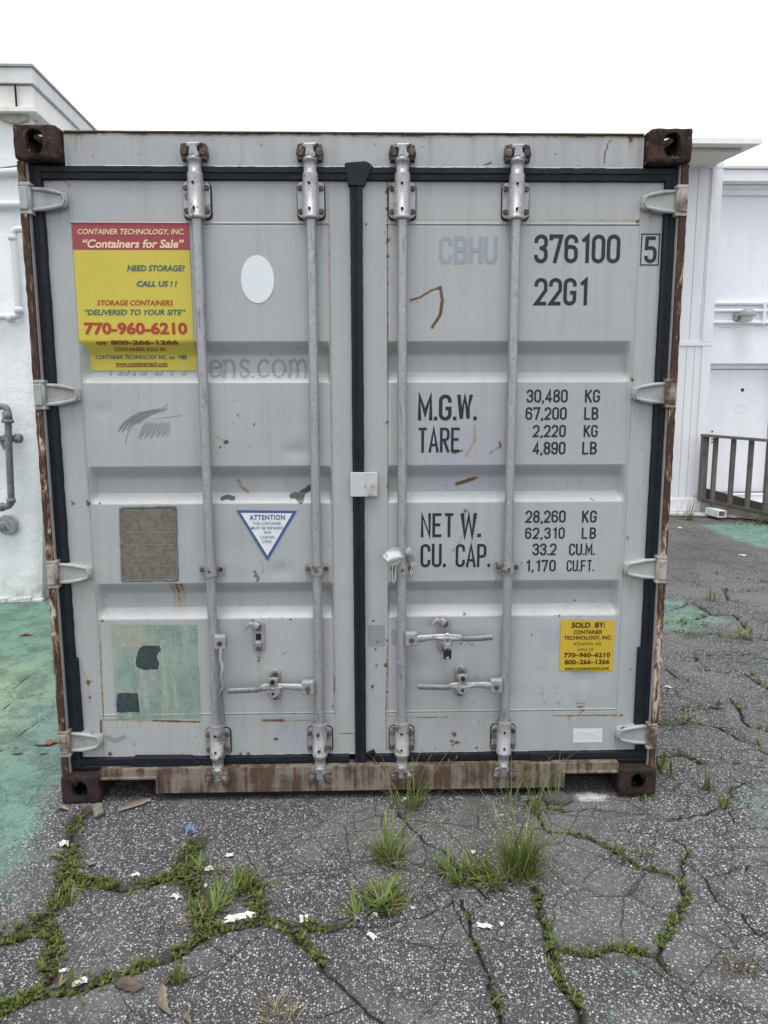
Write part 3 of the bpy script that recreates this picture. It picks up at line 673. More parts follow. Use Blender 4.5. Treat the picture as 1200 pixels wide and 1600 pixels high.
# ---- locking rods
RX = (-.588, -.170, .167, .588)
rods = []
for i, x in enumerate(RX):
    mb = MB(); yc = .036
    mb.tube([(x, yc, .20), (x, yc, 2.40)], .0185, 20)
    # top end: collars, neck
    mb.tube([(x, yc, z) for z in (2.395, 2.4, 2.436, 2.441, 2.442, 2.478, 2.480, 2.488, 2.492, 2.498)],
            [.026, .0285, .0285, .026, .0235, .0235, .027, .0275, .025, .018], 20)
    mb.tube([(x, yc, z) for z in (.205, .2, .175, .17, .169, .135, .133, .124, .120, .114)],
            [.026, .0285, .0285, .026, .0225, .0225, .027, .0275, .024, .017], 20)
    r = mb.build('locking_rod', M['galv'], box); rods.append(r)
    # sleeve bearings with bolted flanges
    for z0, z1 in ((2.288, 2.425), (.185, .305)):
        mb = MB(); zc = (z0+z1)/2
        mb.prism(rrect(x-.049, x+.049, z0-.0, z1-.012, .016)[::-1], .047, .060, .002)
        mb.tube([(x, yc, z0-.008), (x, yc, z0-.006), (x, yc, z0+.004), (x, yc, z0+.005), (x, yc, z1+.006), (x, yc, z1+.012)],
                [.028, .031, .031, .0285, .0285, .0285], 24)
        mb.box(x-.03, x+.03, .036, .047, z0+.004, z1-.012)
        mb.build('rod_bracket', M['galvw'] if z0 > 1 else M['galvr'], r)
        mb = MB()
        for dx in (-.0385, .0385):
            for zz in (z0+.022, z1-.034):
                mb = MB(); mb.cyl((x+dx, .043, zz), 'Y', .0098, .009, 10, bev=.002); mb.build('bolt', M['bolt'], r)
        mb = MB()
        for zz in (z0+.025, z1-.025):
            mb = MB(); mb.cyl((x-.003, .0068, zz), 'Y', .0052, .003, 10); mb.build('bolt_head', M['dark'], r)
        mb = MB(); mb.prism(rrect(x-.052, x+.053, z0-.006, z1-.010, .018)[::-1], .0605, .064); mb.build('sealing_pad', M['rubber'], r)
    # middle saddle
    zc = .961; mb = MB()
    mb.prism(rrect(x-.048, x-.02, zc-.020, zc+.020, .008)[::-1], .052, .0585, .001); mb.prism(rrect(x+.02, x+.048, zc-.020, zc+.020, .008)[::-1], .052, .0585, .001)
    mb.tube([(x, yc, zc-.020), (x, yc, zc+.020)], .0245, 20); mb.box(x-.022, x+.022, .036, .058, zc-.0195, zc+.0195)
    mb.build('rod_saddle', M['galvw'] if i != 3 else M['galvr'], r)
    mb = MB()
    for q in ((x-.036, .050, .0095, .007), (x+.036, .050, .0095, .007), (x, .0105, .006, .004)):
        mb = MB(); mb.cyl((q[0], q[1], zc), 'Y', q[2], q[3], 10, bev=.0015); mb.build('bolt', M['bolt'], r)
    # cams and their keepers
    for top in (True, False):
        zc = 2.512 if top else .098; s = 1 if top else -1; yb = .055 if top else .016
        mb = MB(); r3 = random.Random(i*3+top)
        # keeper: two curved ears welded to the frame
        for sd in (-1, 1):
            mb = MB(); a = [(x+sd*(.020+.003*r3.random()), zc-.026), (x+sd*.044, zc-.030), (x+sd*(.050), zc-.004), (x+sd*(.043+.004*r3.random()), zc+.026), (x+sd*.022, zc+.030), (x+sd*.017, zc+.004)]
            if sd > 0: a = a
            else: a = a[::-1]
            bm = bmesh.new(); y0 = yb-(.030 if top else .018)
            mb.prism(a, y0, yb+.004, .005)
            mb.cyl((x+sd*.034, y0-.002, zc-.004*s), 'Y', .013, .012, 10, bev=.003)
            mb.build('cam_keeper', M['keeper'], box, recalc=True)
        mb = MB()
        mb.prism([(x-.017, zc-.018), (x+.017, zc-.018), (x+.014, zc+.012), (x+.030, zc+.020*s+.006), (x+.022, zc+.028), (x-.022, zc+.027), (x-.026, zc+.016), (x-.014, zc+.008)][::(1 if not top else 1)], yc-.022, yc+.012, .005)
        mb.cyl((x+.012, yc-.018, zc-.014*s), 'Y', .011, .014, 12, bev=.003)
        mb.cyl((x, yc, zc-.016*s), 'Z', .0205, .012, 18, bev=.003)
        mb.build('cam', M['galvw'] if top else M['galvr'], r, recalc=True)

# ---- handles
def handle(rod_i, hub_uv, path_uv, mid, grip_first=True, vertical=False):
    hx, hz = F(*hub_uv, .012); x = RX[rod_i]; s = 1 if hx > x else -1
    mb = MB()
    mb.box(hx-.0255, hx+.0255, -.002, .030, hz-.031, hz+.030, .008)
    h0 = MB(); h0.cyl((hx, -.0045, hz-.002), 'Y', .0105, .006, 14, bev=.002)
    # lug joining the rod
    mb.box(*sorted((x+s*.010, hx-s*.02)), .024, .044, hz-.030, hz+.026, .004)
    pts = [F(u, v, .010) for u, v in path_uv]; P = []
    ys = mid
    for (px, pz), y in zip(pts, ys): P.append(Vector((px, y, pz)))
    # resample the handle and give it a flat, swelling section
    Q = []; R = []
    n = len(P)
    for a in range(n-1):
        for k in range(6):
            t = k/6; Q.append(P[a].lerp(P[a+1], t))
    Q.append(P[-1])
    m = len(Q)
    for k in range(m):
        t = k/(m-1); q = .5+.5*math.cos(PI*np.clip((t-.5)/.28, -1, 1))   # 1 in the middle
        ra = .0125+.002*(t < .12)+.003*q; rb = .0075-.001*q
        R.append((ra, rb))
    hb = MB(); hb.tube(Q, R, 12)
    mb.build('handle_hub', M['galvw'], rods[rod_i]); h0.build('pivot_bolt', M['bolt'], rods[rod_i])
    cut = int(m*.62)
    h1 = MB(); h1.tube(Q[:cut+1], R[:cut+1], 12); hd = h1.build('handle', M['galvw'], box)
    h2 = MB(); h2.tube([Q[cut]+(Q[cut]-Q[cut-1])*.0]+Q[cut+1:], [(.0118, .0082)]*(m-cut), 10); h2.build('grip', M['grip'], hd)
    # raised pressing in the middle of the bar
    a, b = Q[int(m*.25)], Q[int(m*.62)]
    dv = Vector((0, -.008, 0)); h3 = MB()
    if not vertical:
        L = [a.lerp(b, t)+dv*math.sin(PI*t) + Vector((0, -.004, -.001)) for t in np.linspace(0, 1, 9)]
        h3.tube(L, [(.002+.0075*math.sin(PI*t), .001+.006*math.sin(PI*t)) for t in np.linspace(0, 1, 9)], 10)
        h3.build('pressing', M['galvw'], hd)
    return hd
hd = handle(1, (481, 1074), [(478, 1074), (455, 1072), (440, 1071), (428, 1071), (415, 1072), (400, 1077), (380, 1078), (356, 1079)], [.006, .004, .0, -.004, -.002, .004, .006, .006])
hd['label'] = 'horizontal handle latched on the left door'
hd = handle(2, (643, 998), [(648, 998), (665, 996), (682, 994), (700, 994), (715, 995), (728, 997), (748, 997), (769, 995)], [.006, .004, .0, -.004, -.002, .004, .006, .006])
hd['label'] = 'upper handle of the right door held by a padlock'
hd = handle(3, (775, 1071), [(770, 1071), (752, 1069), (738, 1069), (722, 1069), (708, 1070), (695, 1073), (675, 1073), (653, 1072)], [.006, .004, .0, -.004, -.002, .004, .006, .006])
hd['label'] = 'lower handle of the right door'
hd = handle(0, (344, 1003), [(346, 1012), (346, 1028), (350, 1042), (348, 1055), (351, 1070), (345, 1083), (347, 1100), (350, 1126)], [.004, -.004, -.010, -.012, -.010, -.004, .0, .002], vertical=True)
hd['label'] = 'loose handle hanging down beside its rod on the left door'

# ---- handle retainers (keeper plates)
def retainer(u, v0, v1, latched, hook):
    (x, z1), (_, z0) = F(u, v0, .05), F(u, v1, .05); w_ = .025
    mb = MB(); mb.prism(rrect(x-w_, x+w_, z0, z1, .0245, 8)[::-1], .053, .0655, .003)
    if not latched: mb.box(x-.013, x+.012, .036, .053, z0+.033, z0+.048, .004); mb.cyl((x, .047, z0+.032), 'Y', .015, .012, 14, bev=.003)
    else: mb.box(x-.011, x+.010, .022, .053, z0+.026, z0+.036, .003)
    p = mb.build('handle_retainer', M['galvw'] if latched else M['galv'], box)
    mb = MB(); mb.cyl((x, .046, z1-.026), 'Y', .0145, .012, 14, bev=.003); mb.build('bolt', M['bolt'], p); mb = MB(); mb.cyl((x, .046, z0+.018), 'Y', .011, .012, 12, bev=.003); mb.build('bolt', M['bolt'], p)
    mb = MB()
    if hook:     # swivelling hook, open, pointing left
        L = [(x, z1-.024), (x-.018, z1-.012), (x-.034, z1-.011), (x-.046, z1-.022), (x-.050, z1-.040)]
        mb.tube([(a, .040, b) for a, b in L], [(.017, .004), (.014, .004), (.011, .004), (.008, .0035), (.003, .003)], 10)
        mb.prism([(x-.026, z1-.002), (x-.020, z1+.012), (x-.014, z1-.002)], .037, .043)
    else:        # catch folded over the handle
        zc = z1-.030
        mb.prism([(x-.018, z1-.012), (x+.018, z1-.012), (x+.018, z1-.046), (x+.027, z1-.066), (x+.026, z1-.078), (x+.008, z1-.096), (x-.008, z1-.096), (x-.026, z1-.078), (x-.027, z1-.066), (x-.018, z1-.046)][::1], -.016, -.004, .003)
        mb.box(x-.0175, x+.0175, -.0035, .046, z1-.046, z1-.030, .003)
        mb.cyl((x, -.012, z1-.026), 'Y', .0175, .014, 18, bev=.003)
    mb.build('catch', M['galvw'], p, recalc=True)
    if not hook:
        mb = MB(); mb.cyl((x, -.0185, z1-.076), 'Y', .0055, .002, 12); mb.cyl((x, -.0205, z1-.027), 'Y', .0095, .004, 12); mb.build('keyhole', M['dark'], p)
    else:
        mb = MB(); mb.box(x-.011, x+.011, .0515, .0528, z0+.050, z0+.076); mb.build('slot', M['dark'], p)
retainer(403, 970, 1019, False, True); retainer(429, 1046, 1095, True, False)
retainer(695, 964, 1020, False, True); retainer(720, 1041, 1089, True, False)

# ---- lock plate over the joint of the doors
x0, z1 = F(547, 738, .045); x1, z0 = F(590, 776, .045)
mb = MB(); mb.prism(rrect(x0, x1, z0, z1, .008)[::-1], .040, .052, .003); mb.box(x1-.03, x1-.004, .0525, .066, z0+.006, z1-.006)
lp = mb.build('lock_plate', M['plate'], box); lp['label'] = 'small pale square plate across the joint of the doors'
mb = MB()
for fx, fz, h in ((.55, .42, .012), (.80, .42, .010)): mb.box(x0+(x1-x0)*fx-.0012, x0+(x1-x0)*fx+.0012, .0388, .0396, z0+(z1-z0)*fz-h/2, z0+(z1-z0)*fz+h/2)
mb.build('rust_slot', M['rusty'], lp)

# ================================================================== LETTERING
def roundpoly(pts, rmax, aspect):
    """pts: (x, y, round?) in glyph units; x is scaled by aspect. Returns polyline with rounded corners"""
    P = [(Vector((p[0]*aspect, p[1])), len(p) > 2) for p in pts]
    closed = (P[0][0]-P[-1][0]).length < 1e-6 and len(P) > 2
    out = []
    L = P[:-1] if closed else P
    n = len(L)
    for i, (p, rd) in enumerate(L):
        if not rd or (not closed and i in (0, n-1)): out.append(p); continue
        a = L[(i-1) % n][0]; b = L[(i+1) % n][0]
        r = min(rmax, (a-p).length*.5 if L[(i-1) % n][1] else (a-p).length*.98, (b-p).length*.5 if L[(i+1) % n][1] else (b-p).length*.98)
        da = (a-p).normalized(); db = (b-p).normalized()
        c = p+(da+db)*r
        for k in range(8):
            t = k/7*PI/2; out.append(c-db*r*math.cos(t)-da*r*math.sin(t)) if abs(da.dot(db)) < .2 else None
        if abs(da.dot(db)) >= .2: out.append(p)
    return out, closed
def stroke(poly, closed, t):
    """offset outline of a polyline, one quad strip with mitred joints"""
    n = len(poly); Lf = []; Rt = []
    for i in range(n):
        if closed: a, b = poly[i-1], poly[(i+1) % n]
        else: a, b = poly[max(i-1, 0)], poly[min(i+1, n-1)]
        p = poly[i]; d1 = (p-a) if (p-a).length > 1e-7 else (b-p); d2 = (b-p) if (b-p).length > 1e-7 else (p-a)
        d1 = d1.normalized(); d2 = d2.normalized(); n1 = Vector((-d1.y, d1.x)); n2 = Vector((-d2.y, d2.x)); m = n1+n2
        if m.length < .3: m = n1
        m.normalize(); k = 1/max(.35, m.dot(n1)); Lf.append(p+m*t/2*k); Rt.append(p-m*t/2*k)
    vs = Lf+Rt; fs = [(i, i+1, n+i+1, n+i) for i in range(n-1)]
    if closed: fs.append((n-1, 0, n, 2*n-1))
    return vs, fs
r_ = 1
GL = {
 '0': [[(0,0,r_),(1,0,r_),(1,1,r_),(0,1,r_),(0,0,r_)]], '1': [[(.12,.80),(.62,.985),(.62,-.07)]],
 '2': [[(0,.72),(0,1,r_),(1,1,r_),(1,.56),(0.02,0),(1.08,0)]],
 '3': [[(0,.74),(0,1,r_),(1,1,r_),(1,.53,r_),(.35,.53)],[(.6,.50),(1,.50,r_),(1,0,r_),(0,0,r_),(0,.26)]],
 '4': [[(.72,-.07),(.72,.99),(.0,.24),(1.12,.24)]], '5': [[(1.02,1),(.06,1),(.02,.56),(1,.60,r_),(1,0,r_),(0,0,r_),(0,.24)]],
 '6': [[(1,.74),(1,1,r_),(0,1,r_),(0,0,r_),(1,0,r_),(1,.58,r_),(.1,.58)]], '7': [[(-.02,.84),(-.02,1),(1,1),(.36,-.07)]],
 '8': [[(.03,.55,r_),(.97,.55,r_),(.97,1,r_),(.03,1,r_),(.03,.55,r_)],[(0,0,r_),(1,0,r_),(1,.52,r_),(0,.52,r_),(0,0,r_)]],
 '9': [[(0,.26),(0,0,r_),(1,0,r_),(1,1,r_),(0,1,r_),(0,.42,r_),(.9,.42)]],
 'A': [[(-.08,-.07),(.5,1.0),(1.08,-.07)],[(.14,.27),(.86,.27)]],
 'B': [[(0,.52),(0,1),(.96,1,r_),(.96,.53,r_),(0,.53)],[(0,.50),(1,.50,r_),(1,0,r_),(0,0),(0,.50)]],
 'C': [[(1,.70),(1,1,r_),(0,1,r_),(0,0,r_),(1,0,r_),(1,.30)]], 'E': [[(1.05,1),(0,1),(0,0),(1.05,0)],[(.08,.52),(.9,.52)]],
 'F': [[(1.05,1),(0,1),(0,-.07)],[(.08,.50),(.9,.50)]], 'G': [[(1,.72),(1,1,r_),(0,1,r_),(0,0,r_),(1,0,r_),(1,.46),(.52,.46)]],
 'H': [[(0,-.07),(0,1.07)],[(1,-.07),(1,1.07)],[(.08,.52),(.92,.52)]], 'K': [[(0,-.07),(0,1.07)],[(1.05,1.05),(.06,.46)],[(.28,.62),(1.08,-.07)]],
 'L': [[(0,1.07),(0,0),(1.05,0)]], 'M': [[(0,-.07),(0,1.0),(.6,.25),(1.2,1.0),(1.2,-.07)]], 'N': [[(0,-.07),(0,.98),(1,.02),(1,1.07)]],
 'P': [[(0,-.07),(0,1),(1,1,r_),(1,.45,r_),(.05,.45)]], 'R': [[(0,-.07),(0,1),(1,1,r_),(1,.50,r_),(.05,.50)],[(.45,.44),(1.06,-.07)]],
 'T': [[(-.08,1),(1.08,1)],[(.5,.93),(.5,-.07)]], 'U': [[(0,1.07),(0,0,r_),(1,0,r_),(1,1.07)]],
 'W': [[(-.12,1.07),(.18,0),(.55,.95),(.92,0),(1.22,1.07)]], '.': [[(0,-.07),(0,.10)]], ',': [[(.06,.10),(.06,-.02),(-.06,-.18)]], ' ': [], 
}
NARROW = {'.': .0, ',': .12, ' ': .5, '1': .72, 'M': 1.2, 'W': 1.12}
def stencil(text, u0, u1, v0, v1, side, mb, aspect=.40, th=.145, gap=None, Y=None):
    """one line of stencilled lettering that fills the measured width and height"""
    yy = YD if Y is None else Y
    xl = F(u0, (v0+v1)/2, yy)[0]; xr = F(u1, (v0+v1)/2, yy)[0]; zt = F((u0+u1)/2, v0, yy)[1]; zb = F((u0+u1)/2, v1, yy)[1]
    Hh = zt-zb; t = th*Hh; w0 = aspect*Hh
    nat = []; 
    for ch in text: nat.append(NARROW.get(ch, 1.0)*w0+t)
    tot = sum(nat); g = (xr-xl-tot)/max(1, len(text)-1); k = 1.0
    if g < .06*Hh: g = .06*Hh if len(text) > 1 else 0; k = (xr-xl-g*(len(text)-1))/tot
    x = xl
    for ci, ch in enumerate(text):
        for si, pts in enumerate(GL[ch]):
            wd = (w0+0)*k
            inner = Hh-t
            pl, cl = roundpoly([(p[0], p[1], 1) if len(p) > 2 else p for p in pts], .5*wd/inner*.98, wd/inner)
            vs, fs = stroke([p*inner for p in pl], cl, t*min(1, k*1.05))
            dy = .0009+.00025*si
            mb.add([(x+t*k/2+v.x, surf_y(x+t*k/2+v.x, zb+t/2+v.y)-dy, zb+t/2+v.y) for v in vs], fs)
        x += nat[ci]*k+g
    return mb
def put(*a, **k):
    m_ = MB(); stencil(*a, 1, m_, **k); return m_.build('stencil_lettering', M['ink'], DOORS[1])
put('376100', 835, 969, 366, 411.5); put('22G1', 835, 919, 434, 477.5); put('5', 1007, 1026, 369, 411.5, th=.15)
mb = MB()
bx0, bz1 = F(1002, 365, YD); bx1, bz0 = F(1029, 415, YD); tt = .0042
for q in ((bx0, bx1, bz1-tt, bz1), (bx0, bx1, bz0, bz0+tt), (bx0, bx0+tt, bz0+tt, bz1-tt), (bx1-tt, bx1, bz0+tt, bz1-tt)):
    mb.add([(q[0], YD-.0018, q[2]), (q[1], YD-.0018, q[2]), (q[1], YD-.0018, q[3]), (q[0], YD-.0018, q[3])], [(0, 1, 2, 3)])
mb.build('check_digit_box', M['ink'], DOORS[1])
big = dict(th=.155, aspect=.42)
put('M.G.W.', 653, 745, 616, 657.5, **big); put('TARE', 653, 719.5, 667, 707.6, **big)
put('NET', 657.5, 709.5, 801, 840, **big); put('W.', 721, 751.7, 801, 840, **big)
put('CU.', 657, 696.5, 849, 887, **big); put('CAP.', 712, 766, 849, 887, **big)
sm = dict(th=.15, aspect=.40)
for row in [('30,480', 822.5, 887, 608.5, 629, 'KG', 914, 937.5), ('67,200', 821, 885.5, 636, 656, 'LB', 912.6, 935), ('2,220', 832.5, 884, 663.7, 683, 'KG', 911.8, 934),
            ('4,890', 832.5, 883.5, 690, 710, 'LB', 909.5, 932.5), ('28,260', 821, 884, 797.5, 816.7, 'KG', 909.5, 932.5), ('62,310', 820.5, 882.5, 824, 842, 'LB', 909, 931.5),
            ('33.2', 832, 869.5, 849, 867.7, 'CU.M.', 889, 929.6), ('1,170', 821, 868.5, 874.8, 893, 'CU.FT.', 885.4, 928.5)]:
    put(row[0], row[1], row[2], row[3], row[4], **sm); put(row[5], row[6], row[7], row[3], row[4], **sm)
mb = MB(); stencil('CBHU', 686, 777, 369, 412.5, 1, mb); mb.build('faded_lettering', M['inkfaint'], DOORS[1])

def text_mesh(body, shear=0.0, bold=0.0, space=1.0):
    c = bpy.data.curves.new('lettering', 'FONT'); c.body = body; c.shear = shear; c.offset = bold; c.space_character = space; c.resolution_u = 3
    o = bpy.data.objects.new('lettering', c); COL.objects.link(o)
    dg = bpy.context.evaluated_depsgraph_get(); me = bpy.data.meshes.new_from_object(o.evaluated_get(dg))
    vs = [v.co.copy() for v in me.vertices]; fs = [tuple(p.vertices) for p in me.polygons]
    bpy.data.objects.remove(o); bpy.data.curves.remove(c); bpy.data.meshes.remove(me)
    a = min(v.x for v in vs); b_ = max(v.x for v in vs); cc = min(v.y for v in vs); d = max(v.y for v in vs)
    return [((v.x-a)/(b_-a), (v.y-cc)/(d-cc)) for v in vs], fs
def write(mb, body, u0, u1, v0, v1, Y, eps=.0012, shear=0.0, bold=0.0, drape=False, space=1.0):
    mb.mark(); vs, fs = text_mesh(body, shear, bold, space)
    um, vm = (u0+u1)/2, (v0+v1)/2
    if drape:
        z = F(um, vm, YD)[1]; x = F(um, vm, YD)[0]
        for _ in range(6): Y = float(SURF[-1](np.array(-.6), np.array(z))); x, z = F(um, vm, Y)
        # top and bottom follow the surface too
        zt = F(um, v0, Y)[1]; zb = F(um, v1, Y)[1]
        for _ in range(6):
            zt = F(um, v0, float(SURF[-1](np.array(-.6), np.array(zt))))[1]; zb = F(um, v1, float(SURF[-1](np.array(-.6), np.array(zb))))[1]
        x0, x1 = F(u0, vm, Y)[0], F(u1, vm, Y)[0]
        mb.add([(x0+(x1-x0)*s, float(SURF[-1](np.array(-.6), np.array(zb+(zt-zb)*t)))-eps, zb+(zt-zb)*t) for s, t in vs], fs); return
    x0, x1 = F(u0, vm, Y)[0], F(u1, vm, Y)[0]; zt, zb = F(um, v0, Y)[1], F(um, v1, Y)[1]
    mb.add([(x0+(x1-x0)*s, Y-eps, zb+(zt-zb)*t) for s, t in vs], fs)

# ghost of an old painted web address in the upper recess
GHOST = {'r': ([[(0,0),(0,1)],[(0,.72),(.25,.98),(.5,.9)]], .55), 'e': ([[(.02,.55),(.78,.55),(.72,.85),(.42,1),(.12,.82),(0,.5),(.1,.16),(.42,0),(.8,.2)]], .85),
 'n': ([[(0,0),(0,1)],[(0,.75),(.3,1),(.6,.92),(.7,.65),(.7,0)],[(-.14,0),(.16,0)],[(.54,0),(.86,0)]], .95), 's': ([[(.6,.78),(.5,.95),(.25,1),(.03,.85),(.1,.62),(.5,.42),(.62,.2),(.4,.02),(.15,.02),(0,.25)]], .68),
 '.': ([[(.05,.0),(.05,.1)]], .22), 'c': ([[(.75,.78),(.6,.95),(.4,1),(.12,.82),(0,.5),(.1,.16),(.42,0),(.78,.2)]], .85),
 'o': ([[(.42,0),(.1,.16),(0,.5),(.1,.84),(.42,1),(.76,.84),(.86,.5),(.76,.16),(.42,0)]], 1.0), 'm': ([[(0,0),(0,1)],[(0,.75),(.25,1),(.5,.92),(.56,.65),(.56,0)],[(.56,.75),(.82,1),(1.06,.92),(1.12,.65),(1.12,0)],[(-.14,0),(.14,0)],[(.42,0),(.7,0)],[(.98,0),(1.26,0)]], 1.3)}
mb = MB(); Yg = YD+DEP; xl = F(327, 575, Yg)[0]; xr = F(482, 575, Yg)[0]; zt, zb = F(405, 562, Yg)[1], F(405, 590, Yg)[1]
word = 'ens.com'; adv = sum(GHOST[c][1] for c in word)+.16*(len(word)-1); Hx = zt-zb; kx = (xr-xl)/adv; x = xl-kx*(.55+.16)
for c in 'r'+word:
    for si, pts in enumerate(GHOST[c][0]):
        pl = [Vector((p[0]*kx, p[1]*Hx)) for p in pts]; cl = (pl[0]-pl[-1]).length < 1e-6
        # smooth the skeleton
        if len(pl) > 3:
            for _ in range(2):
                q = [pl[0]]
                for a, b in zip(pl[:-1], pl[1:]): q += [a.lerp(b, .25), a.lerp(b, .75)]
                pl = q+[pl[-1]]
        vs, fs = stroke(pl if not cl else pl[:-1], cl, Hx*(.15 if si < 2 or c == 'm' and si < 3 else .05) if c != '.' else Hx*.16)
        mb.add([(x+v.x, surf_y(x+v.x, zb+v.y)-.0009-.00015*si, zb+v.y) for v in vs], fs)
    x += kx*(GHOST[c][1]+.16)
for k, u in enumerate((172, 186, 193, 199, 207, 220, 226, 241, 247, 268, 285)):
    (xa, za), (xb, zb_) = F(u, 579, Yg), F(u+3+(k % 3)*2, 587, Yg); mb.add([(a_, surf_y(a_, c_)-.0012, c_) for a_, c_ in ((xa, zb_), (xb, zb_), (xb-.002, za+.004), (xa-.002, za+.004))], [(0, 1, 2, 3)])
mb.build('faded_web_address', M['inkfaint2'], DOORS[-1])
# pencil-like scuffs on the left door
mb = MB(); q_ = random.Random(4)
def hair_line(pts, w_):
    pl = [Vector(F(u, v, YD)) for u, v in pts]; 
    for _ in range(2):
        n_ = [pl[0]]
        for a, b in zip(pl[:-1], pl[1:]): n_ += [a.lerp(b, .25), a.lerp(b, .75)]
        pl = n_+[pl[-1]]
    vs, fs = stroke(pl, False, w_); mb.add([(v.x, surf_y(v.x, v.y)-.0008-q_.random()*.0006, v.y) for v in vs], fs)
for k in range(24):
    a = k/23; hair_line([(184+34*a, 676-18*a+q_.uniform(-3, 3)), (192+42*a, 660-12*a), (212+40*a, 647-4*a+q_.uniform(-2, 2)), (236+26*a, 642-3*a+q_.uniform(-2, 2))], .0016)
for k in range(20): hair_line([(216+k*2.4, 684+3*math.sin(k*1.7)-k*.2), (221+k*2.3, 672), (226+k*2.1, 660+2*math.cos(k*2.3))], .0017)
hair_line([(196, 694), (199, 676), (212, 658)], .002); hair_line([(236, 641), (256, 637), (262, 630)], .0018); hair_line([(240, 655), (266, 652), (284, 648)], .0018)
mb.build('pencil_scuff', ink_mat('graphite', (.19, .205, .205), .62), DOORS[-1])

def sheet(mb, corners, Y, eps=.0008, n=1):
    """flat label: four picture corners TL, TR, BR, BL laid on the plane Y"""
    P = [F(u, v, Y) for u, v in corners]; mb.add([(x, Y-eps, z) for x, z in P], [(3, 2, 1, 0)])

def vinyl(name, col, fade=(.8, .8, .7), rough=.38):
    b = NB(name); n = b.noise(5, 4); f = b.noise(160, 2); st = b.noise(1, 3, .6, b.mapping((60, 60, 3)))
    c = b.mix(b.ramp(n, .35, .7, 0, .25), col, tuple(x*y for x, y in zip(col, fade)))
    c = b.mix(b.ramp(st, .5, .75, 0, .22), c, tuple(min(1, x*1.12+.02) for x in col))
    c = b.mix(b.ramp(f, .62, .75, 0, .25), c, tuple(x*.6 for x in col))
    return b.done(c, rough, 0, b.bump(n, .06, .004), .4)

# ---- large sales sign, wrapped into the first recess
mb = MB()
zt = (F(113, 347, YD)[1]+F(294, 350, YD)[1])/2; zb = F(220, 579, YD+DEP)[1]; zr = F(206, 391, YD)[1]
xL = F(118, 440, YD)[0]; xR = F(299, 440, YD)[0]
def strip(za, zb_, n, mat, name, parent):
    mb = MB(); vs = []; fs = []
    zz = [za+(zb_-za)*k/n for k in range(n+1)]
    for z in zz:
        y = float(SURF[-1](np.array(-.6), np.array(z)))-.0022
        vs += [(xL, y, z), (xR, y, z)]
    fs = [(2*k, 2*k+2, 2*k+3, 2*k+1) for k in range(n)]
    mb.add(vs, fs, True); return mb.build(name, mat, parent, recalc=False)
sign = strip(zr, zb, 70, vinyl('yellow_sign', (.54, .45, .06)), 'sales_sign', box)
sign['label'] = 'large yellow and red sales sign bent into the recess'
strip(zt, zr+.0003, 12, vinyl('red_sign', (.30, .048, .065)), 'red_banner', sign)
SE = .0036
cream = ink_mat('cream_print', (.75, .56, .33), .2, (.6, .1, .1)); teal = ink_mat('green_print', (.03, .115, .12), .2, (.6, .5, .06)); redp = ink_mat('red_print', (.36, .05, .03), .2, (.6, .5, .06)); brn = ink_mat('brown_print', (.22, .05, .025), .2, (.5, .42, .05))
mb = MB(); dk = dict(drape=True, eps=SE)
write(mb, 'CONTAINER TECHNOLOGY, INC.', 122, 288, 358, 368, YD, shear=.22, bold=.018, **dk); write(mb, '\u201cContainers for Sale\u201d', 130, 288, 374, 388, YD, shear=.22, bold=.03, **dk); mb.build_lines('lettering', cream, sign)
mb = MB(); write(mb, 'NEED STORAGE?', 199, 289, 414.5, 424, YD, shear=.22, bold=.025, **dk); write(mb, 'CALL US ! !', 214, 277, 439, 448, YD, shear=.22, bold=.03, **dk)
write(mb, '\u201cDELIVERED TO YOUR SITE\u201d', 133, 290, 483.5, 492.5, YD, shear=.28, bold=.02, **dk); write(mb, 'CONTAINER TECHNOLOGY INC. est. 1988', 150, 292, 555, 561.5, YD, bold=.022, **dk); mb.build_lines('lettering', teal, sign)
mb = MB(); write(mb, 'STORAGE CONTAINERS', 152, 271, 469, 477.5, YD, shear=.22, bold=.02, **dk); write(mb, '770-960-6210', 132, 293, 503.5, 523, YD, bold=.038, **dk); mb.build_lines('lettering', redp, sign)
mb = MB(); write(mb, 'or 800-266-1266', 151, 279, 531.5, 539, YD, bold=.035, drape=True, eps=.0075); write(mb, 'CONTAINERS SOLD BY:', 179, 261, 543, 549, YD, bold=.02, **dk)
write(mb, 'www.containertech.com', 181, 262, 565, 572, YD, bold=.02, **dk)
(xa, z_), (xb, _) = F(181, 573, YD+DEP), F(262, 573, YD+DEP); ys = YD+DEP-SE
mb.add([(xa, ys, z_-.0015), (xb, ys, z_-.0015), (xb, ys, z_+.0012), (xa, ys, z_+.0012)], [(0, 1, 2, 3)]); mb.build_lines('lettering', brn, sign)

# ---- white oval
cx, cz = F(402.5, 436.5, YD); rx = (F(428.5, 436, YD)[0]-F(376.7, 436, YD)[0])/2; rz = (F(402, 399, YD)[1]-F(402, 474, YD)[1])/2
mb = MB(); mb.prism([(cx+rx*math.cos(a), cz+rz*math.sin(a)) for a in np.linspace(0, 2*PI, 64, endpoint=False)], YD-.0022, YD+.001); mb.build('oval_label', M['plain_white'], box, recalc=True)['label'] = 'plain white oval label on the left door'

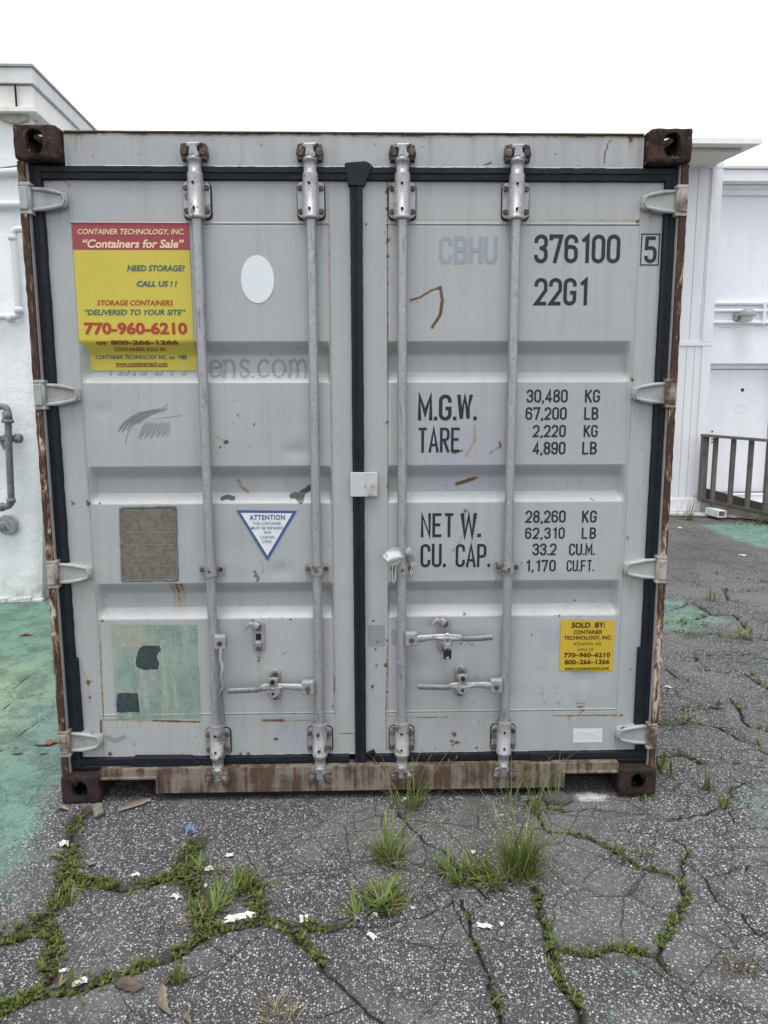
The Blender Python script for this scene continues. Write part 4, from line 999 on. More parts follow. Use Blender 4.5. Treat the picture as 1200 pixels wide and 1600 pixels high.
# ---- warning triangle
tri = [F(*p, YD) for p in ((369.4, 797), (464, 798), (418, 876.5))]
mb = MB(); mb.prism(tri[::-1], YD-.0016, YD+.001); t1 = mb.build('warning_label', vinyl('blue_vinyl', (.045, .10, .26)), box, recalc=True); t1['label'] = 'blue and white warning triangle on the left door'
mb = MB(); mb.add([(x, YD-.0024, z) for x, z in [F(*p, YD) for p in ((376.3, 801.3), (457, 802), (418, 868))]], [(2, 1, 0)]); mb.build('white_field', M['plain_white'], t1)
mb = MB(); k2 = dict(eps=.0034)
write(mb, 'ATTENTION', 390, 445.5, 804, 812.5, YD, bold=.035, space=1.15, **k2)
for s, a, b_, c, d in (('THIS CONTAINER', 395, 439.5, 815.5, 820), ('MUST BE REPAIRED', 392.5, 443, 822.5, 827), ('WITH', 412, 424, 829.5, 834), ('CORTEN', 407, 429, 837, 841.5), ('STEEL', 409.5, 426, 844, 848.5)): write(mb, s, a, b_, c, d, YD, bold=.006, **k2)
mb.build_lines('lettering', ink_mat('grey_print', (.10, .14, .20), .4, (.6, .62, .65)), t1)

# ---- approval plate (embossed, brown with age)
P = [F(*p, YD) for p in ((188, 793), (274, 791.5), (277.5, 906), (191.5, 907))]
mb = MB(); mb.prism([(x, z) for x, z in P][::-1], YD-.003, YD+.001); pl = mb.build('data_plate', plain_mat('plate_sealant', (.17, .18, .19), .8, .2), box, recalc=True); pl['label'] = 'tarnished brown data plate on the left door'
def plate_mat():
    b = NB('tarnished_plate'); n = b.noise(60, 6, .7); s1 = b.noise(1, 3, .7, b.mapping((300, 300, 18))); s2 = b.noise(1, 3, .7, b.mapping((14, 14, 260))); big = b.noise(9, 4)
    c = b.mix(b.ramp(n, .3, .7), (.115, .105, .080), (.20, .185, .145)); c = b.mix(b.ramp(s2, .5, .7, 0, .4), c, (.10, .088, .06)); c = b.mix(b.ramp(s1, .55, .75, 0, .4), c, (.085, .073, .05))
    c = b.mix(b.ramp(big, .6, .75, 0, .5), c, (.11, .06, .035))
    return b.done(c, .6, .2, b.bump(b.math('ADD', n, s2), .4, .002))
mb = MB(); Q = [F(*p, YD) for p in ((190.5, 795.5), (271.8, 794), (275, 903.5), (194, 904.5))]; mb.add([(x, YD-.0040, z) for x, z in Q], [(3, 2, 1, 0)]); mb.build('plate_face', plate_mat(), pl)
mb = MB()
for v in (797.5, 832, 851, 868, 884): 
    for (a, b_) in ((194, 272),):
        (xa, za), (xb, zb_) = F(a, v, YD), F(b_, v, YD); mb.add([(xa, YD-.0046, za-.0008), (xb, YD-.0046, za-.0008), (xb, YD-.0046, za+.0008), (xa, YD-.0046, za+.0008)], [(0, 1, 2, 3)])
write(mb, 'CIMC', 206, 219, 837.5, 841.5, YD, eps=.0048, bold=.0); mb.build('embossing', plain_mat('plate_lines', (.25, .24, .20), .5, .2), pl)
mb = MB(); rr = random.Random(9)
for (a, b_) in zip(P, P[1:]+P[:1]):      # bead of sealant round the plate
    n = 14; mb.tube([(a[0]+(b_[0]-a[0])*k/n+rr.uniform(-.001, .001), YD-.002, a[1]+(b_[1]-a[1])*k/n+rr.uniform(-.001, .001)) for k in range(n+1)], [.0035+rr.random()*.002 for _ in range(n+1)], 6)
for u, v in ((190, 795), (230, 793), (272, 793), (274, 832), (192, 905), (276, 904), (234, 906), (190, 850)):
    x, z = F(u, v, YD); mb.cyl((x, YD-.004, z), 'Y', .006, .008, 10, bev=.002)
mb.build('plate_frame', plain_mat('sealant', (.14, .145, .15), .7, .25), pl)

# ---- old weathered label
def old_label():
    b = NB('weathered_green_label'); n = b.noise(7, 6, .65); f = b.noise(90, 5, .7); st = b.noise(1, 4, .65, b.mapping((38, 38, 4.5))); bl = b.noise(16, 5, .7)
    c = b.mix(b.ramp(n, .35, .65), (.25, .325, .28), (.165, .24, .215)); c = b.mix(b.ramp(st, .45, .68, 0, .7), c, (.34, .365, .29)); c = b.mix(b.ramp(bl, .58, .68, 0, .6), c, (.44, .49, .45))
    c = b.mix(b.ramp(f, .58, .66, 0, .65), c, (.07, .12, .13)); c = b.mix(b.ramp(b.noise(4, 3), .56, .68, 0, .45), c, (.36, .32, .21))
    return b.done(c, .6, 0, b.bump(f, .2, .002))
mb = MB(); sheet(mb, ((174, 976), (309, 976), (313.5, 1122), (181.5, 1123)), YD, .0014); ol = mb.build('faded_label', old_label(), box); ol['label'] = 'peeling pale green label on the left door'
rr = random.Random(21)
def torn(u0, v0, u1, v1, pts):
    return [F(u0+(u1-u0)*a, v0+(v1-v0)*b_, YD) for a, b_ in pts]
def rag(pts, amp):
    out = []
    for a, b_ in zip(pts, pts[1:]+pts[:1]):
        n = 12
        for k in range(n): t = k/n; out.append((a[0]+(b_[0]-a[0])*t+rr.uniform(-amp, amp), a[1]+(b_[1]-a[1])*t+rr.uniform(-amp, amp)))
    return out
for pts in (rag([(215, 1022), (218, 1013), (225, 1009), (250, 1009), (251, 1016), (243, 1026), (249, 1036), (247, 1045), (226, 1046), (214, 1042), (212, 1034)], .9), rag([(184, 1083), (215, 1082), (218, 1112), (183, 1113)], 1.1)):
    mb = MB(); P2 = [F(u, v, YD) for u, v in pts]; bm = bmesh.new(); f = bm.faces.new([bm.verts.new((x, YD-.0022, z)) for x, z in P2]); bmesh.ops.triangulate(bm, faces=[f]); mb.bm(bm)
    mb.build('torn_patch', plain_mat('torn_patch_paint', (.035, .055, .062), .7, .4, .2, 120), ol, recalc=False)

# ---- small yellow seller's label
mb = MB(); sheet(mb, ((876, 968.5), (960.5, 969.5), (957, 1049), (874, 1047.5)), YD, .0016); sb = mb.build('seller_label', vinyl('yellow_label', (.52, .36, .035)), box); sb['label'] = 'small yellow seller label on the right door'
mb = MB(); k2 = dict(eps=.0028)
for s, a, b_, c, d, bo, sh in (('SOLD  BY:', 893, 945, 972, 980.5, .03, 0), ('CONTAINER', 896, 941, 984.2, 990.3, .02, 0), ('TECHNOLOGY, INC.', 881, 956, 993, 1000, .02, 0), ('ATLANTA, GA', 896, 939.5, 1003.2, 1008.5, .0, 0), ('CALL US...', 903, 931, 1012, 1016.2, .0, .2), ('770\u2013960\u20136210', 881, 953, 1019.3, 1026.7, .025, 0), ('800\u2013266\u20131266', 882, 952, 1030.2, 1037.5, .025, 0), ('www.containertech.com', 882, 951, 1040.8, 1045.8, .005, 0)): write(mb, s, a, b_, c, d, YD, bold=bo, shear=sh, **k2)
(xa, z_), (xb, _) = F(882, 1046.5, YD), F(951, 1046.5, YD); mb.add([(xa, YD-.0028, z_-.0008), (xb, YD-.0028, z_-.0008), (xb, YD-.0028, z_+.0008), (xa, YD-.0028, z_+.0008)], [(0, 1, 2, 3)])
mb.build_lines('lettering', ink_mat('black_print', (.03, .02, .008), .2, (.5, .36, .03)), sb)

# ---- small white maker's label
mb = MB(); sheet(mb, ((895.5, 1138), (941.2, 1137.5), (940.5, 1159.5), (895, 1160)), YD, .0016); cl = mb.build('white_label', plain_mat('white_label_vinyl', (.60, .64, .67), .45, .05, .04, 90), box); cl['label'] = 'small faded white label low on the right door'
mb = MB(); write(mb, 'CIMC', 900, 936, 1143, 1154, YD, eps=.0026, bold=.0); mb.build_lines('lettering', ink_mat('pale_print', (.53, .575, .605), .5, (.62, .66, .69)), cl)

# ================================================================== GROUND
CR = []   # traced cracks: (picture points, width m, depth m, moss 0..1, moss width m)
def crack(pts, wd=.010, dp=.012, moss=0.0, mw=.03): CR.append((pts, wd, dp, moss, mw))
crack([(135,1268),(117,1285),(112,1317),(104,1363),(96,1401),(75,1434),(25,1467),(-30,1467)], .014, .014, 1, .050)
crack([(75,1448),(83,1497),(79,1534),(42,1563),(-10,1585)], .014, .014, 1, .038)
crack([(100,1372),(125,1376),(167,1384),(200,1388),(233,1380),(283,1367),(292,1350)], .014, .014, 1, .036)
crack([(310,1316),(290,1345),(288,1372),(304,1390),(312,1413),(318,1440),(317,1463)], .02, .014, 1, .062)
crack([(-20,1600),(54,1560),(100,1552),(137,1542),(180,1528),(217,1513),(283,1488),(317,1459),(375,1447),(412,1434),(458,1451),(490,1450),(530,1446)], .014, .016, .95, .034)
crack([(378,1366),(398,1385),(405,1410),(414,1434)], .014, .012, 1, .048)
crack([(454,1451),(483,1480),(504,1513)], .013, .014, .9, .026)
crack([(504,1513),(537,1542),(567,1572),(600,1598),(640,1640)], .013, .016, .25, .014)
crack([(490,1591),(525,1582),(552,1572),(562,1566)], .008, .010, .3, .016)
crack([(529,1447),(550,1444),(567,1442),(610,1440),(658,1430),(708,1407)], .010, .013, .15, .012)
crack([(708,1407),(717,1430),(733,1459),(742,1470)], .008, .010, .25, .014)
crack([(722,1405),(734,1440),(742,1470),(754,1497),(771,1547),(783,1600),(790,1640)], .014, .016, .55, .018)
crack([(622,1265),(646,1292),(667,1313),(700,1330),(712,1350),(735,1378),(760,1400)], .012, .014, .2, .012)
crack([(833,1385),(846,1422),(854,1463),(858,1488),(871,1526),(885,1548),(900,1556),(907,1580),(910,1640)], .014, .016, 1, .024)
crack([(857,1487),(900,1490),(950,1480),(987,1485),(1027,1490),(1035,1505),(1047,1517)], .012, .014, .95, .022)
crack([(1047,1517),(1090,1540),(1130,1565)], .005, .006, 0)
crack([(1027,1487),(1040,1457),(1060,1423),(1073,1400),(1066,1375),(1043,1362),(1000,1353),(973,1333),(943,1317),(917,1303),(890,1298),(860,1297),(838,1290)], .012, .014, .6, .022)
crack([(1063,1367),(1067,1340),(1077,1323),(1057,1307),(1017,1297),(980,1293)], .012, .013, .35, .018)
crack([(1070,1343),(1093,1360),(1107,1377),(1120,1403),(1160,1420),(1183,1453),(1230,1470)], .012, .014, .2, .014)
crack([(1103,1363),(1150,1353),(1183,1347),(1230,1349)], .010, .012, .3, .014)
crack([(1040,1278),(1057,1277),(1090,1268),(1133,1260),(1140,1235),(1167,1220)], .012, .012, .35, .02)
crack([(1137,1263),(1147,1280),(1200,1293),(1240,1296)], .010, .012, .2, .014)
crack([(1090,1192),(1110,1190),(1153,1190),(1200,1183),(1260,1178)], .012, .012, .4, .02)
crack([(1127,1210),(1160,1220),(1185,1235),(1230,1240)], .012, .012, .3, .016)
crack([(800,1467),(820,1466),(843,1470),(858,1472)], .006, .008, .1, .01)
crack([(404,1459),(380,1477),(362,1492),(330,1510),(292,1526),(255,1545)], .007, .010, .05, .01)
crack([(850,1245),(860,1262),(880,1265),(905,1262),(930,1258),(955,1262)], .012, .014, .3, .02)
crack([(850,1290),(835,1268),(825,1245)], .012, .014, .4, .02)
crack([(1060,1447),(1047,1440),(1100,1440),(1130,1452),(1150,1480)], .006, .008, .1, .01)
for pts in ([(1115,895),(1157,903),(1200,907),(1260,909)], [(1126,916),(1147,923),(1194,920),(1230,915)], [(1037,953),(1068,947),(1074,940)], [(1030,968),(1050,971),(1079,969),(1100,962),(1115,957)],
    [(1074,935),(1090,945),(1113,961),(1147,958),(1168,982),(1190,990)], [(1030,980),(1045,981),(1073,990),(1110,989),(1157,995),(1180,1000),(1230,994)], [(1060,1028),(1080,1030),(1094,1021),(1120,1018),(1144,1020),(1170,1018),(1200,1028),(1250,1035)],
    [(1092,1042),(1131,1048),(1163,1050),(1200,1074),(1240,1085)], [(1030,1108),(1050,1107),(1087,1103),(1126,1103)], [(1024,1128),(1060,1129),(1110,1128),(1142,1142),(1178,1160),(1230,1190)], [(1030,1178),(1066,1176),(1102,1190)], [(1132,918),(1137,937),(1152,940)],
    [(1110,1100),(1135,1095),(1165,1103),(1200,1108)], [(1040,1040),(1060,1055),(1092,1064)], [(1150,1100),(1170,1130),(1210,1140)]):
    crack(pts, .024, .020, .42, .045)
for pts in ([(-30,1118),(0,1108),(26,1090),(52,1085),(95,1077)], [(20,1075),(50,1050),(95,1023)], [(-30,1178),(0,1171),(26,1166),(66,1162),(97,1156)], [(0,1172),(47,1179),(97,1172)], [(24,1150),(40,1138),(60,1125),(90,1112)], [(-20,1022),(40,1019),(90,1008)]):
    crack(pts, .015, .014, .05, .03)
def jag(pts2, step=.03, amp=.006, seed=0):
    r = random.Random(seed); out = [Vector(pts2[0])]
    for a, b in zip(pts2[:-1], pts2[1:]):
        a, b = Vector(a), Vector(b); n = max(1, int((b-a).length/step)); nrm = Vector((-(b-a).y, (b-a).x)).normalized() if (b-a).length > 1e-6 else Vector((0, 0))
        for k in range(1, n+1): out.append(a.lerp(b, k/n)+(nrm*r.gauss(0, amp) if k < n else Vector((0, 0))))
    return out
CW = [(jag([G(*p) for p in c[0]], .025, .006, i), *c[1:]) for i, c in enumerate(CR)]

def vnoise(x, y, sc, seed):
    """smooth value noise on arrays"""
    r = np.random.default_rng(seed); T = r.random((256, 256)); x = x*sc+1000; y = y*sc+1000
    xi = np.floor(x).astype(int); yi = np.floor(y).astype(int); fx = smooth(x-xi); fy = smooth(y-yi)
    g = lambda a, b: T[a % 256, b % 256]
    return (g(xi, yi)*(1-fx)+g(xi+1, yi)*fx)*(1-fy)+(g(xi, yi+1)*(1-fx)+g(xi+1, yi+1)*fx)*fy
def grow(a, b, st, n):
    out = []; x = a; s = st
    for _ in range(n):
        s *= 1.17; x += s if b > a else -s; out.append(x)
    return out
gx = np.array(sorted(set(np.round(np.concatenate([grow(-3.6, -999, .05, 34), np.arange(-3.6, -1.55, .016), np.arange(-1.55, 2.0, .0062), np.arange(2.0, 6.2, .018), grow(6.2, 999, .05, 34)]), 5))))
gy = np.array(sorted(set(np.round(np.concatenate([grow(-1.35, -999, .05, 34), np.arange(-1.35, .12, .0062), np.arange(.12, 8.6, .030), grow(8.6, 999, .06, 34)]), 5))))
XX, YY = np.meshgrid(gx, gy, indexing='ij')
ZG = (vnoise(XX, YY, 1.7, 1)-.5)*.016+(vnoise(XX, YY, 5.5, 2)-.5)*.007+(vnoise(XX, YY, 22, 3)-.5)*.0035+(vnoise(XX, YY, 70, 4)-.5)*.003
ZG -= .004
crk = np.zeros_like(XX); soil = np.zeros_like(XX)
def near(pts, wd, arr, val, soft, op=np.maximum):
    for a, b in zip(pts[:-1], pts[1:]):
        m = wd+soft
        i0, i1 = np.searchsorted(gx, [min(a.x, b.x)-m, max(a.x, b.x)+m]); j0, j1 = np.searchsorted(gy, [min(a.y, b.y)-m, max(a.y, b.y)+m])
        if i1 <= i0 or j1 <= j0: continue
        x = XX[i0:i1, j0:j1]; y = YY[i0:i1, j0:j1]; d = b-a; t = np.clip(((x-a.x)*d.x+(y-a.y)*d.y)/(d.length_squared+1e-12), 0, 1)
        D = np.hypot(x-a.x-t*d.x, y-a.y-t*d.y); arr[i0:i1, j0:j1] = np.maximum(arr[i0:i1, j0:j1], val*np.clip(1-(D-wd*.3)/(soft), 0, 1))
depth = np.zeros_like(XX)
for pts, wd, dp, moss, mw in CW:
    near(pts, wd*.5, crk, 1.0, wd*.62); near(pts, wd*.7, depth, dp, wd*1.0)
    if moss > .2: near(pts, mw*.8, soil, min(1, moss+.1), mw*1.1)
    lift = np.zeros_like(XX); near(pts, wd, lift, .005, .10); ZG += lift*smooth(vnoise(XX, YY, 3, 9)*1.6-.3)
ZG -= depth
# green paint left on the asphalt
def poly_mask(pts, soft):
    P = [Vector(G(*p)) for p in pts]; inside = np.zeros(XX.shape, bool); D = np.full(XX.shape, 9e9)
    for a, b in zip(P, P[1:]+P[:1]):
        c = ((a.y > YY) != (b.y > YY)) & (XX < (b.x-a.x)*(YY-a.y)/(b.y-a.y+1e-12)+a.x); inside ^= c
        d = b-a; t = np.clip(((XX-a.x)*d.x+(YY-a.y)*d.y)/(d.length_squared+1e-12), 0, 1); D = np.minimum(D, np.hypot(XX-a.x-t*d.x, YY-a.y-t*d.y))
    return smooth(np.where(inside, .5+D/soft*.5, .5-D/soft*.5))
green = np.zeros_like(XX); yel = np.zeros_like(XX); blu = np.zeros_like(XX)
green = np.maximum(green, poly_mask([(-900,944),(100,940),(130,1060),(110,1180),(60,1290),(0,1400),(-200,1500),(-900,1400)], .30))
green = np.maximum(green, .85*poly_mask([(1085,818),(1160,816),(1400,830),(1500,900),(1200,858),(1140,842)], .35))
green = np.maximum(green, .62*poly_mask([(1000,940),(1060,930),(1110,950),(1160,975),(1100,990),(1000,990)], .22))
green = np.maximum(green, .50*poly_mask([(1140,1020),(1240,1030),(1240,1120),(1190,1090)], .3)); green = np.maximum(green, .62*poly_mask([(1140,1225),(1200,1215),(1260,1290),(1200,1330),(1150,1300)], .22))
green = np.maximum(green, .24*poly_mask([(1020,1000),(1200,1010),(1260,1340),(1100,1260)], .5))
for u, v, r, val in ((990, 1520, .03, .5), (170, 1445, .012, .4), (1010, 1405, .02, .35), (955, 1590, .03, .5), (240, 1405, .02, .3)):
    x, y = G(u, v); green = np.maximum(green, val*np.clip(1.4-np.hypot(XX-x, YY-y)/r, 0, 1))
yel = poly_mask([(-200,1030),(70,1040),(85,1090),(30,1160),(-200,1190)], .5); blu = poly_mask([(55,1100),(110,1090),(125,1200),(60,1190),(0,1300)], .3)
dust = poly_mask([(895,1237),(920,1233),(950,1236),(947,1249),(905,1251)], .06)
dark_patch = poly_mask([(1040,850),(1110,835),(1150,870),(1060,900)], .5)  # mask of one darker patch on the asphalt at right
co = np.stack([XX, YY, ZG], -1).reshape(-1, 3); nx, ny = len(gx), len(gy)
i, j = np.meshgrid(np.arange(nx-1), np.arange(ny-1), indexing='ij'); a = (i*ny+j).ravel(); q = np.stack([a, a+ny, a+ny+1, a+1], -1).astype(np.int32)
me = bpy.data.meshes.new('ground'); me.vertices.add(len(co)); me.vertices.foreach_set('co', co.astype(np.float32).ravel())
me.loops.add(q.size); me.loops.foreach_set('vertex_index', q.ravel()); me.polygons.add(len(q)); me.polygons.foreach_set('loop_start', np.arange(0, q.size, 4, dtype=np.int32))
me.polygons.foreach_set('use_smooth', np.ones(len(q), bool)); me.update(calc_edges=True)
for nm, ch in (('mask', (crk, soil, green)), ('mask2', (yel, blu, dust)), ('mask3', (dark_patch, np.zeros_like(XX), np.zeros_like(XX)))):
    arr = np.ones((len(co), 4), np.float32)
    for k in range(3): arr[:, k] = ch[k].ravel()
    at = me.attributes.new(nm, 'FLOAT_COLOR', 'POINT'); at.data.foreach_set('color', arr.ravel())
def asphalt():
    b = NB('worn_asphalt'); m = b.sep(b.attr('mask')); m2 = b.sep(b.attr('mask2')); m3 = b.sep(b.attr('mask3'))
    wv = b.n('ShaderNodeVectorMath', operation='ADD'); nzc = b.n('ShaderNodeTexNoise'); nzc.inputs['Scale'].default_value = 70; nzc.inputs['Detail'].default_value = 2; b.l(b.geo, nzc.inputs['Vector'])
    sc = b.n('ShaderNodeVectorMath', operation='SCALE'); b.l(nzc.outputs['Color'], sc.inputs[0]); sc.inputs['Scale'].default_value = .008; b.l(b.geo, wv.inputs[0]); b.l(sc.outputs[0], wv.inputs[1]); V = wv.outputs[0]
    v1 = b.vor(124, vec=V); v2 = b.vor(230, vec=V); v3 = b.vor(70, vec=V)
    rc = b.sep(v1.outputs['Color']); rc2 = b.sep(v2.outputs['Color']); rc3 = b.sep(v3.outputs['Color'])
    big = b.noise(1.1, 5, .6); mid = b.noise(5, 4, .6)
    den = b.math('ADD', b.math('MULTIPLY', b.math('SUBTRACT', mid, .5), .5), b.math('MULTIPLY', b.math('SUBTRACT', big, .5), .7))
    matrix = b.mix(b.noise(260, 3), (.024, .024, .027), (.062, .061, .065)); matrix = b.mix(b.ramp(mid, .4, .7, 0, .5), matrix, (.062, .059, .062))
    def stone(c, v, rnd, d0, lo, hi, ca, cb):
        on = b.math('MULTIPLY', b.ramp(b.math('ADD', rnd[0], b.math('MULTIPLY', den, .45)), lo, hi), b.ramp(v.outputs['Distance'], d0-.08, d0+.03, 1, 0))
        return b.mix(on, c, b.mix(rnd[1], ca, cb)), on
    c, o2 = stone(matrix, v2, rc2, .5, .50, .54, (.10, .10, .105), (.33, .33, .335))
    c, o1 = stone(c, v1, rc, .46, .60, .63, (.17, .17, .175), (.52, .515, .50))
    c, o3 = stone(c, v3, rc3, .30, .86, .89, (.34, .335, .32), (.66, .645, .61))
    # dirty brown film and dark oily zones
    c = b.mix(b.ramp(b.noise(1.7, 5, .62), .44, .64, 0, .48), c, (.17, .165, .162))
    c = b.mix(b.ramp(b.noise(3.1, 5, .6), .56, .72, 0, .5), c, (.050, .048, .048))
    grit = b.math('MULTIPLY', b.ramp(b.noise(330, 2), .60, .68), b.ramp(b.noise(4, 4), .45, .6, .2, .9))
    c = b.mix(b.math('MULTIPLY', grit, .5), c, (.26, .245, .22))
    c = b.mix(b.math('MULTIPLY', m3[0], .45), c, (.035, .035, .038))  # darker tone inside the mask3 patch
    # fine crazing
    ve = b.vor(3.4, 'DISTANCE_TO_EDGE', vec=b.mapping((1, 1, 1), V)); ve2 = b.vor(6.5, 'DISTANCE_TO_EDGE', vec=V)
    hair = b.math('MAXIMUM', b.math('MULTIPLY', b.ramp(ve.outputs['Distance'], .002, .012, 1, 0), b.ramp(b.noise(1.3, 3), .46, .54)), b.math('MULTIPLY', b.ramp(ve2.outputs['Distance'], .004, .024, .8, 0), b.ramp(b.noise(.9, 3), .52, .60)))
    c = b.mix(b.math('MULTIPLY', hair, .55), c, (.018, .016, .013))
    # paint
    wob = b.math('SUBTRACT', b.noise(28, 6, .75), .5); wl = b.math('SUBTRACT', b.noise(3.2, 5, .65), .5)
    g = b.math('ADD', m[2], b.math('ADD', b.math('MULTIPLY', wob, .9), b.math('MULTIPLY', wl, .7)))
    pc = b.mix(m2[0], (.17, .34, .25), (.33, .44, .27)); pc = b.mix(b.math('MULTIPLY', m2[1], .7), pc, (.15, .26, .28)); pc = b.mix(b.ramp(b.noise(6, 6, .7), .42, .60, 0, .75), pc, (.08, .145, .115))
    pc = b.mix(b.ramp(b.noise(120, 3, .6), .3, .75), b.mix(.45, pc, (.06, .08, .08)), pc); pc = b.mix(b.math('MULTIPLY', b.math('ADD', o1, o3, True), .30), pc, (.38, .46, .41))
    g2 = b.math('ADD', g, b.math('MULTIPLY', b.math('SUBTRACT', b.noise(85, 5, .75), .5), 1.5)); g2 = b.math('SUBTRACT', g2, b.math('MULTIPLY', b.math('ADD', o1, o3, True), .12))
    c = b.mix(b.ramp(g2, .48, .56, 0, .93), c, pc)
    c = b.mix(b.ramp(b.math('ADD', m2[2], b.math('MULTIPLY', b.math('SUBTRACT', b.noise(130, 3), .5), 1.4)), .45, .75, 0, .9), c, (.62, .62, .62))
    # soil in and beside the cracks
    so_ = b.ramp(b.math('ADD', m[1], b.math('MULTIPLY', b.math('SUBTRACT', b.noise(34, 5, .7), .5), 1.1)), .45, .85, 0, .85)
    c = b.mix(so_, c, b.mix(b.noise(80, 3), (.028, .023, .016), (.060, .052, .036)))
    ck = b.ramp(b.math('ADD', m[0], b.math('MULTIPLY', wob, .7)), .45, .8, 0, .95)
    c = b.mix(ck, c, (.012, .010, .008))
    h = b.math('ADD', b.math('MULTIPLY', b.math('ADD', o1, o3), .7), b.math('ADD', b.math('MULTIPLY', o2, .4), b.math('MULTIPLY', b.noise(160, 3), .5)))
    h = b.math('SUBTRACT', h, b.math('MULTIPLY', hair, 1.5))
    return b.done(c, .82, 0, b.bump(h, .75, .006), .3)
me.materials.append(asphalt()); go = bpy.data.objects.new('ground', me); COL.objects.link(go); tag(go, 'cracked asphalt yard with worn green paint', kind='structure')
def gz(x, y):
    i = min(max(int(np.searchsorted(gx, x)), 1), nx-1); j = min(max(int(np.searchsorted(gy, y)), 1), ny-1); return float(ZG[i, j])

# concrete apron at the foot of the far building
ap = [(4.2, 7.7), (4.2, 7.46), (4.95, 7.28), (5.55, 6.98), (7.5, 6.5), (9, 6.2), (9, 8.0), (4.2, 8.0)]
bm = bmesh.new(); f = bm.faces.new([bm.verts.new((x, y, .012)) for x, y in ap]); r = bmesh.ops.extrude_face_region(bm, geom=[f]); bmesh.ops.translate(bm, verts=[v for v in r['geom'] if isinstance(v, bmesh.types.BMVert)], vec=(0, 0, .03)); bmesh.ops.recalc_face_normals(bm, faces=bm.faces[:])
mb = MB(); mb.bm(bm); tag(mb.build('concrete_apron', plain_mat('concrete', (.60, .59, .57), .85, .14, .4, 60)), kind='structure')

# ================================================================== WHITE BUILDING ON THE LEFT
def stucco(name, col, grime, bumpy=.7, lo=True):
    b = NB(name); n = b.noise(38, 5, .6); n2 = b.noise(9, 5, .6); big = b.noise(.9, 5, .6); z = b.xyz()[2]
    st = b.noise(1.0, 4, .6, b.mapping((7, 7, .6)))
    c = b.mix(b.ramp(big, .38, .7, 0, .6), col, tuple(x*y for x, y in zip(col, (.88, .90, .94)))); c = b.mix(b.ramp(st, .5, .75, 0, grime), c, tuple(x*y for x, y in zip(col, (.80, .78, .72))))
    c = b.mix(b.ramp(b.noise(26, 6, .7), .66, .76, 0, .35), c, (.42, .42, .40))
    c = b.mix(b.ramp(b.noise(4.5, 6, .7), .60, .72, 0, .28), c, tuple(x*y for x, y in zip(col, (.74, .78, .84))))
    if lo: c = b.mix(b.math('MULTIPLY', b.ramp(z, .02, .35, 1, 0), b.ramp(n2, .4, .65, .15, .8)), c, (.45, .47, .42))
    return b.done(c, .8, 0, b.bump(b.math('ADD', b.math('MULTIPLY', n, .5), n2), bumpy, .012), .25)
bl = empty('stucco_building', (-4.5, 6.0, 0), 'white stucco building with pipes on its wall, left of the container', 'building')
YB = 3.12
def wx(z): return -2.69+.075*min(1, z/1.1)+.11*max(0, (z-1.1)/2.6)
wall = stucco('white_stucco', (.84, .85, .86), .3)
bm = bmesh.new(); zs = np.linspace(-.02, 3.82, 60); xs_ = np.linspace(-8, 0, 90)
def gridsurf(fn, U, V):
    vs = [fn(u, v) for u in U for v in V]; n = len(V); return vs, [(i*n+j, (i+1)*n+j, (i+1)*n+j+1, i*n+j+1) for i in range(len(U)-1) for j in range(n-1)]
mb = MB(); rr = random.Random(2)
mb.add(*gridsurf(lambda u, z: (wx(z)-.03+u*1.0 if u < -.001 else wx(z), YB+(.0 if u < -.001 else .03)+.010*math.sin(u*3.1+z*2.3)+.006*math.sin(u*9+z*5), z), np.concatenate([np.linspace(-6, -.002, 80), [0]]), zs), True)
mb.add(*gridsurf(lambda u, z: (wx(z)+.004*math.sin(u*5+z*3), YB+.03+u, z), np.linspace(0, 8, 40), zs), True)
mb.build('wall', wall, bl, recalc=True)
mb = MB()    # ragged plaster toe at the foot of the wall
for k in range(46):
    x = -2.72-.06*k+rr.uniform(-.02, .02); mb.box(x-.05, x+.04, YB-.012-rr.random()*.02, YB+.02, -.02, .02+rr.random()*.025, .006)
mb.build('plaster_toe', plain_mat('toe_plaster', (.60, .62, .60), .9, .2, .6, 50), bl)
# parapet: flashing, fascia board, bed moulding
XT = -2.425; ZT = 4.08
def l_band(mb, x, y, z0, z1, th, back=7.0, left=6.0, wob=0.0, seed=0):
    """a band that runs along the front (to the left) and down the side (to the back) of the corner"""
    r = random.Random(seed)
    path = [(x-left+left*k/14, y) for k in range(14)]+[(x, y)]+[(x, y+back*k/14) for k in range(1, 15)]
    nrm = [(0, -1)]*14+[(.707*1.414, -.707*1.414)]+[(1, 0)]*14; vs = []; fs = []
    for (px, py), (nx_, ny_) in zip(path, nrm):
        w0 = r.uniform(-wob, wob); d = r.uniform(0, wob)*.5
        vs += [(px-nx_*th, py-ny_*th, z0+w0), (px+nx_*d, py+ny_*d, z0+w0), (px, py, z1), (px-nx_*th, py-ny_*th, z1)]
    for i in range(len(path)-1):
        for k in range(4): fs.append((4*i+k, 4*i+(k+1) % 4, 4*i+4+(k+1) % 4, 4*i+4+k))
    mb.add(vs, fs)
def weather(name, col, g=.4): 
    b = NB(name); n = b.noise(30, 5, .65); st = b.noise(1, 5, .65, b.mapping((9, 9, 1.5))); big = b.noise(1.6, 4)
    c = b.mix(b.ramp(st, .45, .72, 0, g), col, tuple(x*y for x, y in zip(col, (.70, .68, .62)))); c = b.mix(b.ramp(big, .5, .75, 0, .4), c, tuple(x*y for x, y in zip(col, (.85, .87, .92)))); c = b.mix(b.ramp(b.noise(70, 4, .7), .64, .72, 0, .4), c, (.24, .23, .21))
    return b.done(c, .75, 0, b.bump(n, .3, .006), .25)
trimw = weather('weathered_white_board', (.74, .735, .70)); trimg = weather('grey_flashing', (.60, .605, .61), .5)
